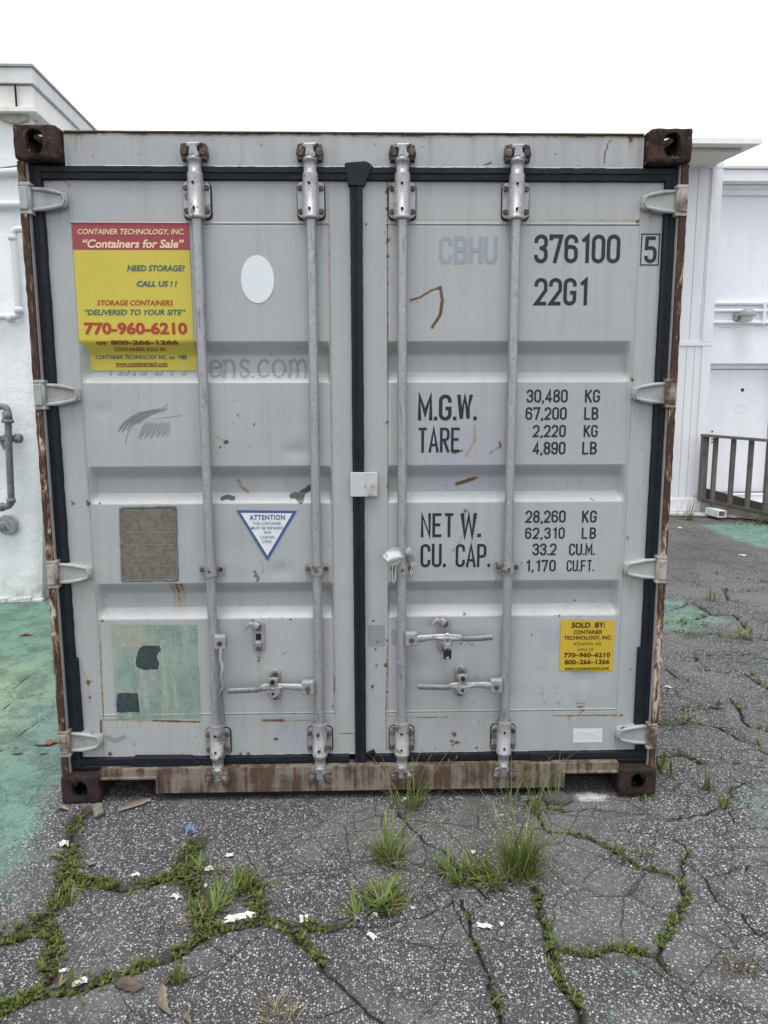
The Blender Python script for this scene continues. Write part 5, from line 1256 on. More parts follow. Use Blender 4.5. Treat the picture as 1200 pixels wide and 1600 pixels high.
mb = MB(); l_band(mb, XT, 3.04, 3.955, ZT-.01, .10, wob=.014, seed=3); mb.build('parapet_flashing', trimg, bl, recalc=True)
mb = MB(); l_band(mb, XT+.012, 3.028, ZT-.006, ZT+.012, .16, wob=.0, seed=4); mb.build('coping', weather('dark_coping', (.33, .33, .33), .5), bl, recalc=True)
mb = MB(); l_band(mb, XT-.02, 3.06, 3.80, 3.952, .10, seed=5); mb.build('fascia_board', trimw, bl, recalc=True)
mb = MB(); l_band(mb, XT+.012, 3.03, 3.765, 3.797, .16, seed=6); mb.build('bed_moulding', trimw, bl, recalc=True)
mb = MB(); mb.box(XT-.135, XT-.125, 3.033, 3.045, 3.80, 3.95); mb.build('board_joint', M['dark'], bl)
mb = MB(); mb.box(-6, XT-.05, 3.2, 11, 3.75, 4.05); mb.build('roof', trimg, bl)
(xa, zt_), (xb, zb_) = F(2, 169, 3.09), F(43, 190, 3.09)
bm = bmesh.new(); pts = [(xa-.02, zb_+.02), (xa+.05, zb_-.005), (xb-.07, zb_-.012), (xb, zb_+.012), (xb-.005, zt_-.02), (xa, zt_-.012)]
mb = MB(); mb.prism(pts, 3.082, 3.13); mb.build('exposed_block', plain_mat('bare_block', (.40, .38, .33), .9, .25, .8, 30), bl, recalc=True)
# pipes on the wall
wp = weather('white_pipe', (.62, .635, .65), .3); gp = plain_mat('grey_pipe_paint', (.16, .17, .18), .5, .3, .2, 40)
def P3(u, v, Y): x, z = F(u, v, Y); return Vector((x, Y, z))
def pipe(name, uv, Y, r, mat, elbow=True, joints=()):
    mb = MB(); pts = [P3(u, v, Y) for u, v in uv]; out = [pts[0]]
    for k in range(1, len(pts)-1):
        a, p, b = pts[k-1], pts[k], pts[k+1]; e = min(.05, (a-p).length*.4, (b-p).length*.4); da = (a-p).normalized()*e; db = (b-p).normalized()*e
        for t in np.linspace(0, 1, 6): out.append((p+da)*(1-t)**2+p*2*t*(1-t)+(p+db)*t**2)
    out.append(pts[-1]); mb.tube(out, r, 12)
    for u0, v0, u1, v1, rr_ in joints:
        a, b = P3(u0, v0, Y), P3(u1, v1, Y); mb.tube([a, a.lerp(b, .05), a.lerp(b, .95), b], [r, rr_, rr_, r], 14)
    return mb.build(name, mat, bl)
pipe('conduit', [(-60, 274), (30, 268), (70, 266)], 3.085, .030, wp); pipe('conduit', [(-60, 321), (30, 320), (80, 319)], 3.085, .030, wp)
pipe('thin_cable', [(-40, 270), (5, 262), (30, 259)], 3.10, .006, gp)
pipe('drain_pipe', [(48, 359), (20, 358), (26, 430), (30, 495), (-60, 496)], 3.06, .026, wp, joints=[(20, 367, 20, 376, .033), (29, 480, 30, 490, .033), (12, 497, 20, 497, .034)])
g1 = pipe('gas_pipe', [(-70, 636), (12, 635), (14, 700), (18, 791), (-70, 796)], 2.98, .026, gp, joints=[(11, 643, 12, 656, .036), (12, 655, 12, 661, .046), (17, 778, 18, 786, .034), (-2, 793, 6, 792, .034)])
mb = MB(); a, b = P3(-40, 686, 3.03), P3(34, 685, 3.03); mb.tube([a, a.lerp(b, .62), a.lerp(b, .64), a.lerp(b, .72), a.lerp(b, .74), a.lerp(b, .84), a.lerp(b, .86), a.lerp(b, .97), b], [.024, .024, .036, .036, .024, .026, .036, .038, .03], 12)
a, b = P3(-8, 672, 3.02), P3(8, 702, 3.02); mb.tube([a, b], .014, 8); mb.build('valve', gp, bl)
mb = MB(); a = P3(12, 820, 3.10); mb.cyl(a, 'Y', .085, .02, 24, bev=.006); b = P3(-10, 826, 3.06); mb.tube([a, a+Vector((0, -.05, 0)), b+Vector((-.2, 0, 0))], [.028, .03, .03], 12); mb.tube([P3(8, 812, 3.0), P3(14, 826, 3.0)], .012, 8); mb.build('spigot', plain_mat('old_metal', (.34, .35, .36), .5, .3, .2), bl)

# ================================================================== WHITE BUILDING ON THE RIGHT
br = empty('painted_building', (6.5, 9.5, 0), 'pale blue-white building with door and boarded column, right of the container', 'building')
YW = 8.0; YC = 7.62
mw = stucco('pale_painted_wall', (.81, .83, .88), .2, .5, False); wb = weather('white_boards', (.80, .805, .83), .22)
(dx0, dz1), (dx1, dz0) = F(1115, 577, YW), F(1240, 766, YW); dx1 = dx0+.95; dz0 = .26
mb = MB(); zf = 4.62
def quad(mb, x0, x1, z0, z1, y): mb.add([(x0, y, z0), (x1, y, z0), (x1, y, z1), (x0, y, z1)], [(0, 1, 2, 3)])
ox0, ox1, oz1 = dx0-.075, dx1+.075, dz1+.085
quad(mb, 3.6, ox0, 0, zf, YW); quad(mb, ox1, 14, 0, zf, YW); mb.add([(ox0, YW, dz0), (ox0, YW+.2, dz0), (ox0, YW+.2, oz1), (ox0, YW, oz1)], [(0, 1, 2, 3)]); mb.add([(ox0, YW, oz1), (ox1, YW, oz1), (ox1, YW+.2, oz1), (ox0, YW+.2, oz1)], [(0, 1, 2, 3)]); quad(mb, ox0, ox1, oz1, zf, YW); quad(mb, ox0, ox1, 0, dz0, YW)
mb.box(3.61, 13.99, YW+.2, YW+6, 0, zf); mb.build('wall', mw, br)
(_, za), (_, zb1) = F(1160, 261, YW-.25), F(1160, 283, YW-.25)
mb = MB(); mb.box(4.90, 14, YW-.25, YW+5, zb1, za-.03, .006); mb.build('fascia', wb, br)
mb = MB(); mb.box(4.88, 14, YW-.28, YW+5, za-.027, za+.012, .004); mb.build('roof_edge', trimg, br)
mb = MB(); mb.box(4.97, 14, YW-.06, YW+.01, zb1-.13, zb1-.003, .01); mb.box(4.97, 14, YW-.10, YW+.01, zb1-.055, zb1-.004, .006); mb.build('bed_moulding', wb, br)
# door set back in its opening
mb = MB(); mb.box(dx0, dx1, YW+.13, YW+.17, dz0, dz1, .004); dr = mb.build('door', weather('door_paint_white', (.78, .79, .82), .15), br)
mb = MB(); mb.box(ox0, dx0-.012, YW+.11, YW+.18, dz0, oz1); mb.box(dx1+.012, ox1, YW+.11, YW+.18, dz0, oz1); mb.box(dx0-.0118, dx1+.0118, YW+.11, YW+.18, dz1+.012, oz1); mb.build('door_frame', wb, dr)
x, z = F(1160, 609.5, YW+.13); mb = MB(); mb.prism([(x-.022, z+.024), (x+.022, z+.024), (x+.026, z), (x+.014, z-.022), (x, z-.030), (x-.014, z-.022), (x-.026, z)], YW+.124, YW+.132); mb.build('shield_sticker', plain_mat('blue_sticker', (.02, .03, .20), .4, .1, 0), dr, recalc=True)
mb = MB(); L = [P3(1158+9*math.cos(t), 639+6*math.sin(t), YW+.128) for t in np.linspace(0, 2*PI, 30)]; mb.tube(L, .0025, 6, cap=False); mb.build('pencil_loop', plain_mat('faint_line', (.62, .63, .66), .7, .1, 0), dr)
mb = MB()
for v in (674, 686, 691): mb.cyl(P3(1113, v, YW+.112), 'Y', .012, .02, 10)
mb.build('lock_hole', M['bolt'], dr)
mb = MB(); mb.box(dx0-.01, dx1+.02, YW-.02, YW+.04, dz0-.035, dz0-.004, .004); mb.build('threshold', wb, dr)
# boarded column
cx0, cx1 = 3.7, 4.93
zt_c = F(1110, 249, YC)[1]
mb = MB(); mb.box(cx0, cx1, YC, YW-.002, .045, zt_c); co_ = mb.build('boarded_column', wb, br)
mb = MB()
_, z1 = F(1100, 532, YC); _, z0 = F(1100, 541, YC)
mb.box(cx1-.135, cx1+.012, YC-.022, YC-.001, z1-.02, zt_c-.12, .004); mb.box(cx1-.125, cx1+.008, YC-.020, YC-.001, .28, z0, .004)
mb.box(cx0, cx1+.015, YC-.026, YC-.001, zt_c-.118, zt_c, .004); mb.box(cx0, cx1+.01, YC-.024, YC-.001, z0+.002, z1-.022, .004)
_, zb2 = F(1080, 779, YC)
mb.box(cx0, cx1+.035, YC-.035, YC-.001, .045, zb2, .006); mb.build('column_trim', wb, co_)
mb = MB()
for xg, w_ in ((4.40, .006), (4.61, .007), (4.765, .006)): mb.box(xg, xg+w_, YC-.0022, YC+.003, z1, zt_c-.12)
for xg, w_ in ((4.585, .006), (4.70, .006)): mb.box(xg, xg+w_, YC-.0022, YC+.003, zb2+.01, z0)
mb.build('board_groove', plain_mat('groove', (.36, .37, .39), .8, .1, 0), co_)
# projecting canopy with its soffit
zc0 = F(1185, 226, 6.40)[1]; zback = F(1122, 262, YW-.3)[1]
mb = MB(); X1 = 4.80
def slab(mb, x0, x1, y0, y1, za_, zb_, th, skew=.06):
    mb.add([(x0, y0, za_), (x1, y0, za_), (x1+skew, y1, zb_), (x0, y1, zb_), (x0, y0, za_+th), (x1, y0, za_+th), (x1+skew, y1, zb_+th), (x0, y1, zb_+th)], [(3, 2, 1, 0), (4, 5, 6, 7), (0, 1, 5, 4), (1, 2, 6, 5), (2, 3, 7, 6), (3, 0, 4, 7)])
zcb = zc0+.20; sl_ = (zcb-zc0)/(YW-6.38); slab(mb, 3.3, X1, 6.38, YW, zc0, zcb, .05)
cn = mb.build('canopy', trimw, br)
mb = MB(); slab(mb, 3.35, X1-.12, 6.60, YC-.03, zc0+.22*sl_-.045, zc0+(YC-.03-6.38)*sl_-.045, .04); mb.build('soffit', weather('cream_soffit', (.62, .60, .54), .3), cn)
mb = MB(); mb.box(3.3, X1+.01, 6.355, 6.378, zc0-.005, zc0+.062, .003); mb.build('canopy_edge', wb, cn)
# conduits and lamp on the wall
mb = MB()
for v, r in ((473.5, .030), (485, .024), (503.5, .024)):
    z = F(1160, v, YW-.03)[1]; mb.tube([(4.94, YW-.03, z), (6.5, YW-.03, z-.005), (12, YW-.03, z-.02)], r, 10)
z3 = F(1160, 503.5, YW-.03)[1]; a = P3(1196, 474, YW-.06); mb.box(a.x-.02, a.x+.02, YW-.065, YW-.002, z3-.03, a.z+.03)
mb.build('conduit', wb, br)
x, z = F(1166, 494, YW-.13); mb = MB()
mb.tube([(x, YW-.16, z-.075), (x, YW-.16, z-.06), (x, YW-.16, z-.01), (x, YW-.16, z)], [.06, .075, .085, .085], 20)
lg = mb.build('wall_lamp', plain_mat('lamp_glass', (.55, .55, .50), .3, .08, 0), br)
mb = MB(); mb.tube([(x, YW-.16, z-.005), (x, YW-.16, z+.012), (x, YW-.15, z+.05), (x, YW-.14, z+.085), (x, YW-.13, z+.098)], [.115, .12, .105, .07, .02], 20); mb.box(x-.13, x-.05, YW-.09, YW-.002, z-.05, z+.05, .01); mb.tube([(x-.09, YW-.05, z+.01), (x-.03, YW-.15, z+.03)], .02, 8)
mb.build('lamp_shade', plain_mat('lamp_grey', (.30, .32, .34), .5, .1, .05), lg)
mb = MB(); z = F(1160, 511, YW)[1]; mb.tube([P3(1125, 510, YW-.01), P3(1150, 512, YW-.012), P3(1170, 506, YW-.02), P3(1190, 509, YW-.02), P3(1210, 506, YW-.01)], .007, 6); mb.build('cable', wb, br)

# ---- timber ramp rail in front of the door
rail = empty('ramp_railing', (5.2, 7.3, 0), 'weathered grey wooden ramp railing in front of the white door', 'railing')
wood = None
def wood_mat(name, a, b_):
    b = NB(name); g = b.noise(1, 6, .7, b.mapping((60, 60, 3))); n = b.noise(5, 4); c = b.mix(b.ramp(g, .3, .7), a, b_); c = b.mix(b.ramp(n, .5, .75, 0, .5), c, tuple(x*.6 for x in a)); return b.done(c, .85, 0, b.bump(g, .4, .004), .2)
wood = wood_mat('weathered_wood', (.105, .098, .095), (.20, .185, .175)); wood2 = wood_mat('dark_wood', (.06, .053, .045), (.125, .11, .095))
Y0, Y1 = 7.45, 6.75
def ry(u): return Y0+(Y1-Y0)*(u-1100)/100
A = P3(1098, 680, ry(1098)); B_ = P3(1260, 693, ry(1260))
def beam(mb, a, b, wx_, hz):
    a, b = Vector(a), Vector(b); d = (b-a).normalized(); s = Vector((0, 0, 1)).cross(d).normalized()*wx_/2; u = d.cross(s).normalized()*hz/2
    vs = [p+q for p in (a, b) for q in (s+u, s-u, -s-u, -s+u)]; mb.add(vs, [(0, 1, 2, 3), (7, 6, 5, 4), (0, 4, 5, 1), (1, 5, 6, 2), (2, 6, 7, 3), (3, 7, 4, 0)])
mb = MB(); beam(mb, A, B_, .12, .035); mb.build('top_rail', wood, rail, recalc=True)
for k, (ut, ub, vb, w_) in enumerate(((1102, 1098, 783, .085), (1119, 1115, 789, .055), (1147, 1142, 790, .055), (1175, 1172, 796, .055), (1204, 1201, 806, .06), (1236, 1232, 815, .055))):
    mb = MB(); Yp = ry(ut)+.02; t = P3(ut, 684, Yp); b_ = P3(ub, vb, Yp); 
    t.z = A.z+(B_.z-A.z)*((t.x-A.x)/(B_.x-A.x))-.02; b_.x = t.x
    mb.box(t.x-w_/2, t.x+w_/2, Yp-w_/2, Yp+w_/2, max(.0, b_.z), t.z, .003); mb.build('post' if k == 0 or k == 4 else 'baluster', wood, rail)
mb = MB(); beam(mb, P3(1102, 770, ry(1102)+.10), P3(1260, 812, ry(1260)+.10), .04, .13); mb.build('kick_board', wood2, rail, recalc=True)
mb = MB(); beam(mb, P3(1099, 782, ry(1099)-.06), P3(1240, 812, ry(1240)-.06), .06, .05); mb.build('bottom_rail', wood2, rail, recalc=True)
mb = MB(); a = P3(1104, 768, ry(1104)); b_ = P3(1260, 800, ry(1260))
mb.add([(a.x, ry(1104)+.15, .20), (b_.x, ry(1260)+.15, .10), (b_.x+.1, YW-.07, .10), (a.x, YW-.07, .20), (a.x, ry(1104)+.15, .02), (b_.x, ry(1260)+.15, .02), (b_.x+.1, YW-.07, .02), (a.x, YW-.07, .02)], [(0, 1, 2, 3), (0, 4, 5, 1), (1, 5, 6, 2), (2, 6, 7, 3), (3, 7, 4, 0)])
mb.build('ramp_deck', plain_mat('deck_boards', (.33, .33, .32), .85, .2, .3), rail)
mb = MB(); mb.box(a.x+.15, a.x+.45, YW-.30, YW-.10, .2, .27, .03); mb.build('dark_mat', M['dark'], rail)

# ---- square downspout pipe lying on the apron
a = P3(1110, 790, 7.30); b_ = P3(1129, 797, 6.98); a.z = b_.z = .045+.048
mb = MB(); d = (b_-a).normalized(); a = b_-d*.34; s = Vector((0, 0, 1)).cross(d).normalized()*.06; u = Vector((0, 0, .047)); th = .80
o4 = lambda p, k: [p+s*k+u*k, p-s*k+u*k, p-s*k-u*k, p+s*k-u*k]
vs = o4(a, 1)+o4(b_, 1)+o4(b_, th)+o4(a, th); fs = []
for r0 in ((0, 4), (4, 8), (8, 12), (12, 0)):
    for k in range(4): fs.append((r0[0]+k, r0[0]+(k+1) % 4, r0[1]+(k+1) % 4, r0[1]+k))
mb.add(vs, fs); o = mb.build('downspout_piece', plain_mat('white_metal', (.72, .73, .73), .5, .05, .05), None, origin=tuple((a+b_)/2-Vector((0, 0, .04))), recalc=True)
tag(o, 'short white square downspout piece lying by the wooden railing', 'downspout')

# ================================================================== PADLOCK AND FACE MASK
x, zt_ = F(699, 992, -.015); _, zm = F(699, 1013, -.015); _, zb_ = F(699, 1028, -.015)
pk = empty('padlock', (x, -.02, zb_), 'black padlock with steel shackle hanging from the upper right-door handle', 'padlock')
mb = MB(); mb.box(x-.0155, x+.0155, -.032, -.008, zb_, zm, .003); mb.build('lock_body', plain_mat('black_plastic', (.016, .017, .019), .4, .2, .05), pk)
mb = MB(); mb.box(x-.006, x+.006, -.0335, -.0322, zb_+.004, zb_+.010); mb.build('maker_plate', plain_mat('plate_silver', (.4, .4, .4), .4, .1, .02), pk)
mb = MB(); r = .0085; L = [(x-r, -.02, zm-.004), (x-r, -.02, zt_-.004)]+[(x-r*math.cos(t), -.02, zt_-.004+r*math.sin(t)) for t in np.linspace(.3, PI-.3, 7)]+[(x+r, -.02, zt_-.004), (x+r, -.02, zm-.004)]
mb.tube(L, .0052, 10); mb.box(x-.009, x+.009, -.026, -.014, zm+.0005, zm+.026, .004); mb.box(x-.014, x+.014, -.03, -.010, zt_-.012, zt_-.006, .002); mb.build('shackle', plain_mat('shackle_steel', (.5, .51, .52), .35, .1, .05, metal=.6), pk)

def cloth_mat(name, col):
    b = NB(name); n = b.noise(60, 4, .6); c = b.mix(n, tuple(x*.9 for x in col), col); m = b.done(c, .9, 0, b.bump(n, .3, .003), .1)
    b.b.inputs['Subsurface Weight'].default_value = 0; return m
mk = empty('face_mask', (RX[2], .0, F(629, 895, .0)[1]), 'crumpled white face mask caught on the locking rod left of the weights lettering', 'face mask')
clm = cloth_mat('mask_fabric', (.52, .525, .525))
def patch(name, uvs, nrow, yfn, seed):
    """folded cloth: rows of picture points joined into a sheet, with thickness"""
    r = random.Random(seed); rows = []
    for row in uvs:
        pts = []
        for k in range(len(row)-1):
            (u0, v0), (u1, v1) = row[k], row[k+1]
            for t in np.linspace(0, 1, 5)[:-1 if k < len(row)-2 else None]: pts.append((u0+(u1-u0)*t, v0+(v1-v0)*t))
        rows.append(pts)
    fine = []
    for a, b in zip(rows[:-1], rows[1:]):
        for t in np.linspace(0, 1, 5)[:-1]: fine.append([((1-t)*p[0]+t*q[0], (1-t)*p[1]+t*q[1]) for p, q in zip(a, b)])
    fine.append(rows[-1]); vs = []; m = len(fine[0])
    for i, row in enumerate(fine):
        for k, (u, v) in enumerate(row):
            y = yfn(i/(len(fine)-1), k/(m-1))+r.uniform(-.0015, .0015); xx, zz = F(u, v, y); vs.append((xx, y, zz))
    n = len(vs); back = [(x_, y_+.003, z_) for x_, y_, z_ in vs]; R = len(fine); fs = [(i*m+k, i*m+k+1, (i+1)*m+k+1, (i+1)*m+k) for i in range(R-1) for k in range(m-1)]
    fs2 = [tuple(q+n for q in f[::-1]) for f in fs]
    rim = [(0, k) for k in range(m)]+[(i, m-1) for i in range(1, R)]+[(R-1, k) for k in range(m-2, -1, -1)]+[(i, 0) for i in range(R-2, 0, -1)]
    idx = [i*m+k for i, k in rim]; sk = [(idx[q], idx[(q+1) % len(idx)], idx[(q+1) % len(idx)]+n, idx[q]+n) for q in range(len(idx))]
    mb = MB(); mb.add(vs+back, fs+fs2, True); mb.add(vs+back, sk); return mb.build(name, clm, mk, recalc=True)
patch('mask_body', [[(597, 868.5), (605, 860), (613, 855.5), (623, 856), (631, 860)], [(602, 873), (609, 868), (616, 866), (625, 867), (631, 870)], [(608, 879), (613, 877), (619, 876), (626, 873), (631, 872)], [(613, 885), (616, 882.5), (620, 882), (626, 877), (631, 874)]], 4, lambda a, b: .006-.022*math.sin(PI*a)*(1-b)+.008*math.sin(a*9)-.010*(1-b)+.060*max(0, b-.75), 3)
patch('mask_fold', [[(626, 858), (634, 859), (639, 855), (643, 858)], [(630, 868), (638, 867), (643, 866), (647, 870)], [(634, 876), (641, 875), (646, 876), (651, 880)], [(640, 880), (643, 881), (647, 881), (651, 881)]], 4, lambda a, b: .050-.060*b-.012*math.sin(a*7)+.0*a, 5)
mb = MB(); mb.tube([P3(601, 864.5, -.016), P3(606, 871, -.020), P3(611, 877.5, -.019)], .0018, 6); mb.build('nose_wire', plain_mat('wire_grey', (.25, .25, .25), .6, .1, 0), mk)
mb = MB(); mb.tube([P3(*p, .006) for p in ((613.5, 884), (613, 895), (613.5, 907), (615.3, 911.5), (617.5, 907), (618, 895), (618, 884))], .0022, 8); mb.build('ear_loop', clm, mk)
mb = MB(); mb.tube([P3(*p, .008) for p in ((644, 880), (643, 888), (641, 895), (642, 898), (645, 893), (646.5, 888), (645, 881))], .0022, 8); mb.build('ear_loop', clm, mk)

# ================================================================== PLANTS
def leaf_mat(name, a, b_, dry=(.25, .20, .09), damt=.0):
    b = NB(name); t = b.attr('tint', 'Fac'); c = b.mix(t, a, b_); c = b.mix(b.ramp(t, 1-damt-.08, 1-damt+.02) if damt else 0.0, c, dry)
    n = b.noise(90, 3); c = b.mix(b.ramp(n, .5, .8, 0, .3), c, tuple(x*.6 for x in a))
    m = b.done(c, .55, 0, None, .3); tr = b.n('ShaderNodeBsdfTranslucent'); b.l(c, tr.inputs['Color']); mxs = b.n('ShaderNodeMixShader'); mxs.inputs[0].default_value = .28
    b.l(b.b.outputs[0], mxs.inputs[1]); b.l(tr.outputs[0], mxs.inputs[2]); b.l(mxs.outputs[0], b.o.inputs[0]); return m
grass_g = leaf_mat('green_grass', (.075, .125, .026), (.22, .285, .075), (.34, .29, .15), .12); grass_d = leaf_mat('dry_grass', (.20, .165, .08), (.36, .31, .18)); weed_g = leaf_mat('weed_leaves', (.07, .12, .024), (.21, .275, .065), (.27, .22, .08), .08)
moss_m = leaf_mat('crack_moss_leaves', (.050, .086, .015), (.185, .24, .055), (.22, .185, .09), .16); brown_g = leaf_mat('brown_grass', (.10, .09, .035), (.21, .18, .08))
def blade(mb, p, az, L, wd, lean, curl, seg=5, r=random):
    """a tapering, arching blade with a slight fold along its middle"""
    d = Vector((math.cos(az), math.sin(az), 0)); s = Vector((-d.y, d.x, 0)); q = Vector(p); ang = lean; vs = []; n = seg
    mb.tint = r.random()
    for k in range(n+1):
        t = k/n; w_ = wd*(.55+.9*t if t < .35 else (1-t)**.75*1.35)*.5
        tw = s
        up = Vector((0, 0, 1))*math.sin(ang)*.25*w_
        if k == n: vs.append(q.copy())
        else: vs += [q-tw*w_+up*0, q+Vector((0, 0, -.25*w_)), q+tw*w_]
        q = q+(d*math.sin(ang)+Vector((0, 0, math.cos(ang))))*(L/n); ang += curl/n*(0.4+1.2*t)
    fs = []
    for k in range(n-1): fs += [(3*k, 3*k+1, 3*k+4, 3*k+3), (3*k+1, 3*k+2, 3*k+5, 3*k+4)]
    k = n-1; fs += [(3*k, 3*k+1, 3*n), (3*k+1, 3*k+2, 3*n)]
    mb.add(vs, fs, True)
def clump(name, label, cat, u, v, spec, mat, seed, group=None, stalks=0, dry=0, ellip=(1, 1)):
    """spec: list of (count, spread, length range, width, lean range, curl range)"""
    r = random.Random(seed); cx, cy = G(u, v); mb = MB()
    e = empty(name, (cx, cy, gz(cx, cy)), label, cat, group)
    s0 = max(q[1] for q in spec); roots = [(r.gauss(0, s0*.62)*ellip[0], r.gauss(0, s0*.5)*ellip[1], r.uniform(0, 6.283), r.uniform(.55, 1.15)) for _ in range(7)]
    for cnt, spread, (l0, l1), wd, (a0, a1), (c0, c1) in spec:
        for _ in range(int(cnt*.8)):
            ro = r.choice(roots); az = r.uniform(0, 2*PI) if r.random() < .55 else ro[2]+r.gauss(0, .7); rad = spread*.38*math.sqrt(r.random()); px = cx+ro[0]+math.cos(az)*rad; py = cy+ro[1]+math.sin(az)*rad; sc_ = ro[3]; l0_, l1_ = l0*sc_, l1*sc_
            blade(mb, (px, py, gz(px, py)-.004), az+r.gauss(0, .5), r.uniform(l0_, l1_), wd*r.uniform(.6, 1.3), r.uniform(a0, a1), r.uniform(c0, c1), 6 if l1 > .12 else 4, r)
    mb.build('blades', mat, e)
    if stalks:
        mb = MB()
        for _ in range(stalks):
            az = r.uniform(0, 2*PI); l = r.uniform(.16, .34); q = Vector((cx+r.gauss(0, .02), cy+r.gauss(0, .012), 0)); q.z = gz(q.x, q.y); d = Vector((math.cos(az), math.sin(az)*.5, 0)); an = r.uniform(.15, .6); L = [q.copy()]
            for k in range(8): q = q+(d*math.sin(an)+Vector((0, 0, math.cos(an))))*l/8; an += .12; L.append(q.copy())
            mb.tint = r.random(); mb.tube(L, [.0013]*6+[.0011, .0009, .0005], 5)
            for k in range(5): blade(mb, L[8-k//2], r.uniform(0, 6.28), .018, .003, .6, .6, 3, r)
        mb.build('seed_stalk', grass_d if dry == 0 else mat, e)
    if dry:
        mb = MB()
        for _ in range(dry):
            az = r.uniform(0, 2*PI); blade(mb, (cx+r.gauss(0, .03), cy+r.gauss(0, .02)-.01, gz(cx, cy)+.004), az, r.uniform(.05, .14), .004, r.uniform(.9, 1.5), r.uniform(.2, .8), 5, r)
        mb.build('dry_blades', grass_d, e)
    return e
GG = 'grass clumps in the asphalt cracks'
clump('grass_clump', 'tall bright green grass clump with arching blades, the tallest in front of the container', 'grass clump', 812, 1368, [(170, .034, (.16, .35), .0046, (.02, .55), (.3, 1.6)), (80, .05, (.08, .18), .0055, (.3, .9), (.3, 1.2)), (34, .03, (.30, .50), .0038, (.12, .55), (.7, 2.0))], grass_g, 1, GG, 7, 46)
clump('grass_clump', 'broad-bladed low green grass clump just left of the tallest clump', 'grass clump', 748, 1372, [(120, .060, (.06, .16), .0105, (.3, 1.05), (.3, 1.1)), (80, .07, (.04, .09), .007, (.5, 1.2), (.2, .8))], weed_g, 2, GG, 2, 18, (1.3, .9))
clump('grass_clump', 'low spreading grass clump beside the crack, nearer of the two left of middle', 'grass clump', 600, 1412, [(115, .060, (.06, .14), .0098, (.5, 1.15), (.2, .9)), (80, .07, (.03, .08), .006, (.4, 1.2), (.2, .8))], weed_g, 3, GG, 1, 20, (1.35, .9))
clump('grass_clump', 'upright grass clump behind the low spreading clump, below the second rod pair', 'grass clump', 602, 1340, [(110, .045, (.08, .18), .006, (.15, .8), (.2, 1.0)), (70, .06, (.03, .08), .006, (.4, 1.1), (.2, .8))], grass_g, 4, GG, 5, 22)
clump('grass_clump', 'sparse thin grass against the sill below the third rod', 'grass clump', 638, 1262, [(50, .055, (.12, .28), .0048, (.05, .6), (.3, 1.3)), (26, .05, (.05, .12), .006, (.3, 1.0), (.3, 1.0))], grass_g, 5, GG, 4, 10, (1.2, .4))
clump('grass_clump', 'wispy grass against the sill below the fourth rod', 'grass clump', 828, 1262, [(46, .05, (.12, .28), .0048, (.05, .65), (.4, 1.4)), (24, .07, (.05, .12), .005, (.3, 1.0), (.3, 1.0))], grass_g, 6, GG, 3, 12, (1.5, .35))
clump('grass_clump', 'bright green grass tuft at the right end of the left mossy patch', 'grass clump', 384, 1392, [(80, .035, (.05, .12), .0078, (.15, .95), (.3, 1.0))], weed_g, 7, GG, 0, 6)
clump('grass_clump', 'yellowish broad-bladed grass tuft in the middle of the left mossy patch', 'grass clump', 322, 1428, [(60, .05, (.05, .125), .010, (.4, 1.1), (.2, .9))], weed_g, 8, GG, 1, 14)
clump('grass_clump', 'grass tuft at the top of the left mossy patch near the blue scrap', 'grass clump', 320, 1362, [(60, .05, (.03, .09), .008, (.4, 1.15), (.2, .8))], weed_g, 9, GG, 0, 10)
clump('weed', 'narrow upright weed rising from the crack above the long brown leaf', 'weed', 280, 1532, [(40, .014, (.05, .13), .0045, (.02, .35), (.1, .5)), (40, .018, (.02, .06), .0045, (.3, 1.0), (.1, .6))], weed_g, 10)
clump('weed', 'broad-leaved yellow-green weed at the lower left corner', 'weed', 103, 1545, [(7, .010, (.045, .085), .018, (.4, 1.1), (.2, .8)), (16, .03, (.025, .05), .011, (.7, 1.3), (.1, .5))], weed_g, 11)
clump('grass_clump', 'grass sprig on the mossy crack near the left edge, below the white crumpled paper', 'grass clump', 100, 1412, [(26, .03, (.05, .12), .0065, (.1, .9), (.2, .9))], weed_g, 12, GG, 0, 4)
clump('dry_tuft', 'straw-coloured dry grass tuft at the bottom edge', 'dry grass', 428, 1592, [(80, .04, (.03, .09), .0035, (.2, 1.2), (.2, .9))], grass_d, 13, None)
clump('dry_tuft', 'olive-brown dry grass tuft near the lower right corner', 'dry grass', 1160, 1520, [(120, .05, (.02, .055), .0035, (.3, 1.2), (.1, .7))], brown_g, 14, None)
clump('weed', 'spindly brownish weed standing right of the lower right casting', 'weed', 1100, 1232, [(30, .01, (.06, .16), .005, (.02, .3), (.1, .4)), (26, .02, (.02, .07), .006, (.3, 1.1), (.1, .6))], brown_g, 15)
clump('weed', 'yellow-green sprig on the crack at right, nearest the spindly weed', 'weed', 1132, 1258, [(26, .02, (.04, .13), .006, (.05, .7), (.1, .6))], weed_g, 16)
clump('grass_clump', 'green tuft growing at the foot of the white boarded column', 'grass clump', 1075, 812, [(34, .06, (.12, .42), .014, (.02, .35), (.1, .6)), (24, .08, (.05, .15), .014, (.3, 1.1), (.1, .6))], grass_g, 17, None, 0, 14)
clump('dry_tuft', 'dry grass strip in front of the wooden railing', 'dry grass', 1192, 818, [(120, .30, (.06, .15), .012, (.2, 1.1), (.1, .7))], brown_g, 18, None, 0, 0, (1.3, .35))
clump('weed', 'small leafy weed touching the lower right casting', 'weed', 1012, 1246, [(34, .03, (.02, .075), .008, (.1, 1.1), (.1, .7))], weed_g, 19, None, 0, 0, (1, .7))
clump('weed', 'yellow blade weed leaning against the right corner post', 'weed', 1034, 1205, [(26, .04, (.04, .16), .010, (.05, .6), (.2, .9))], weed_g, 20, None, 0, 12)
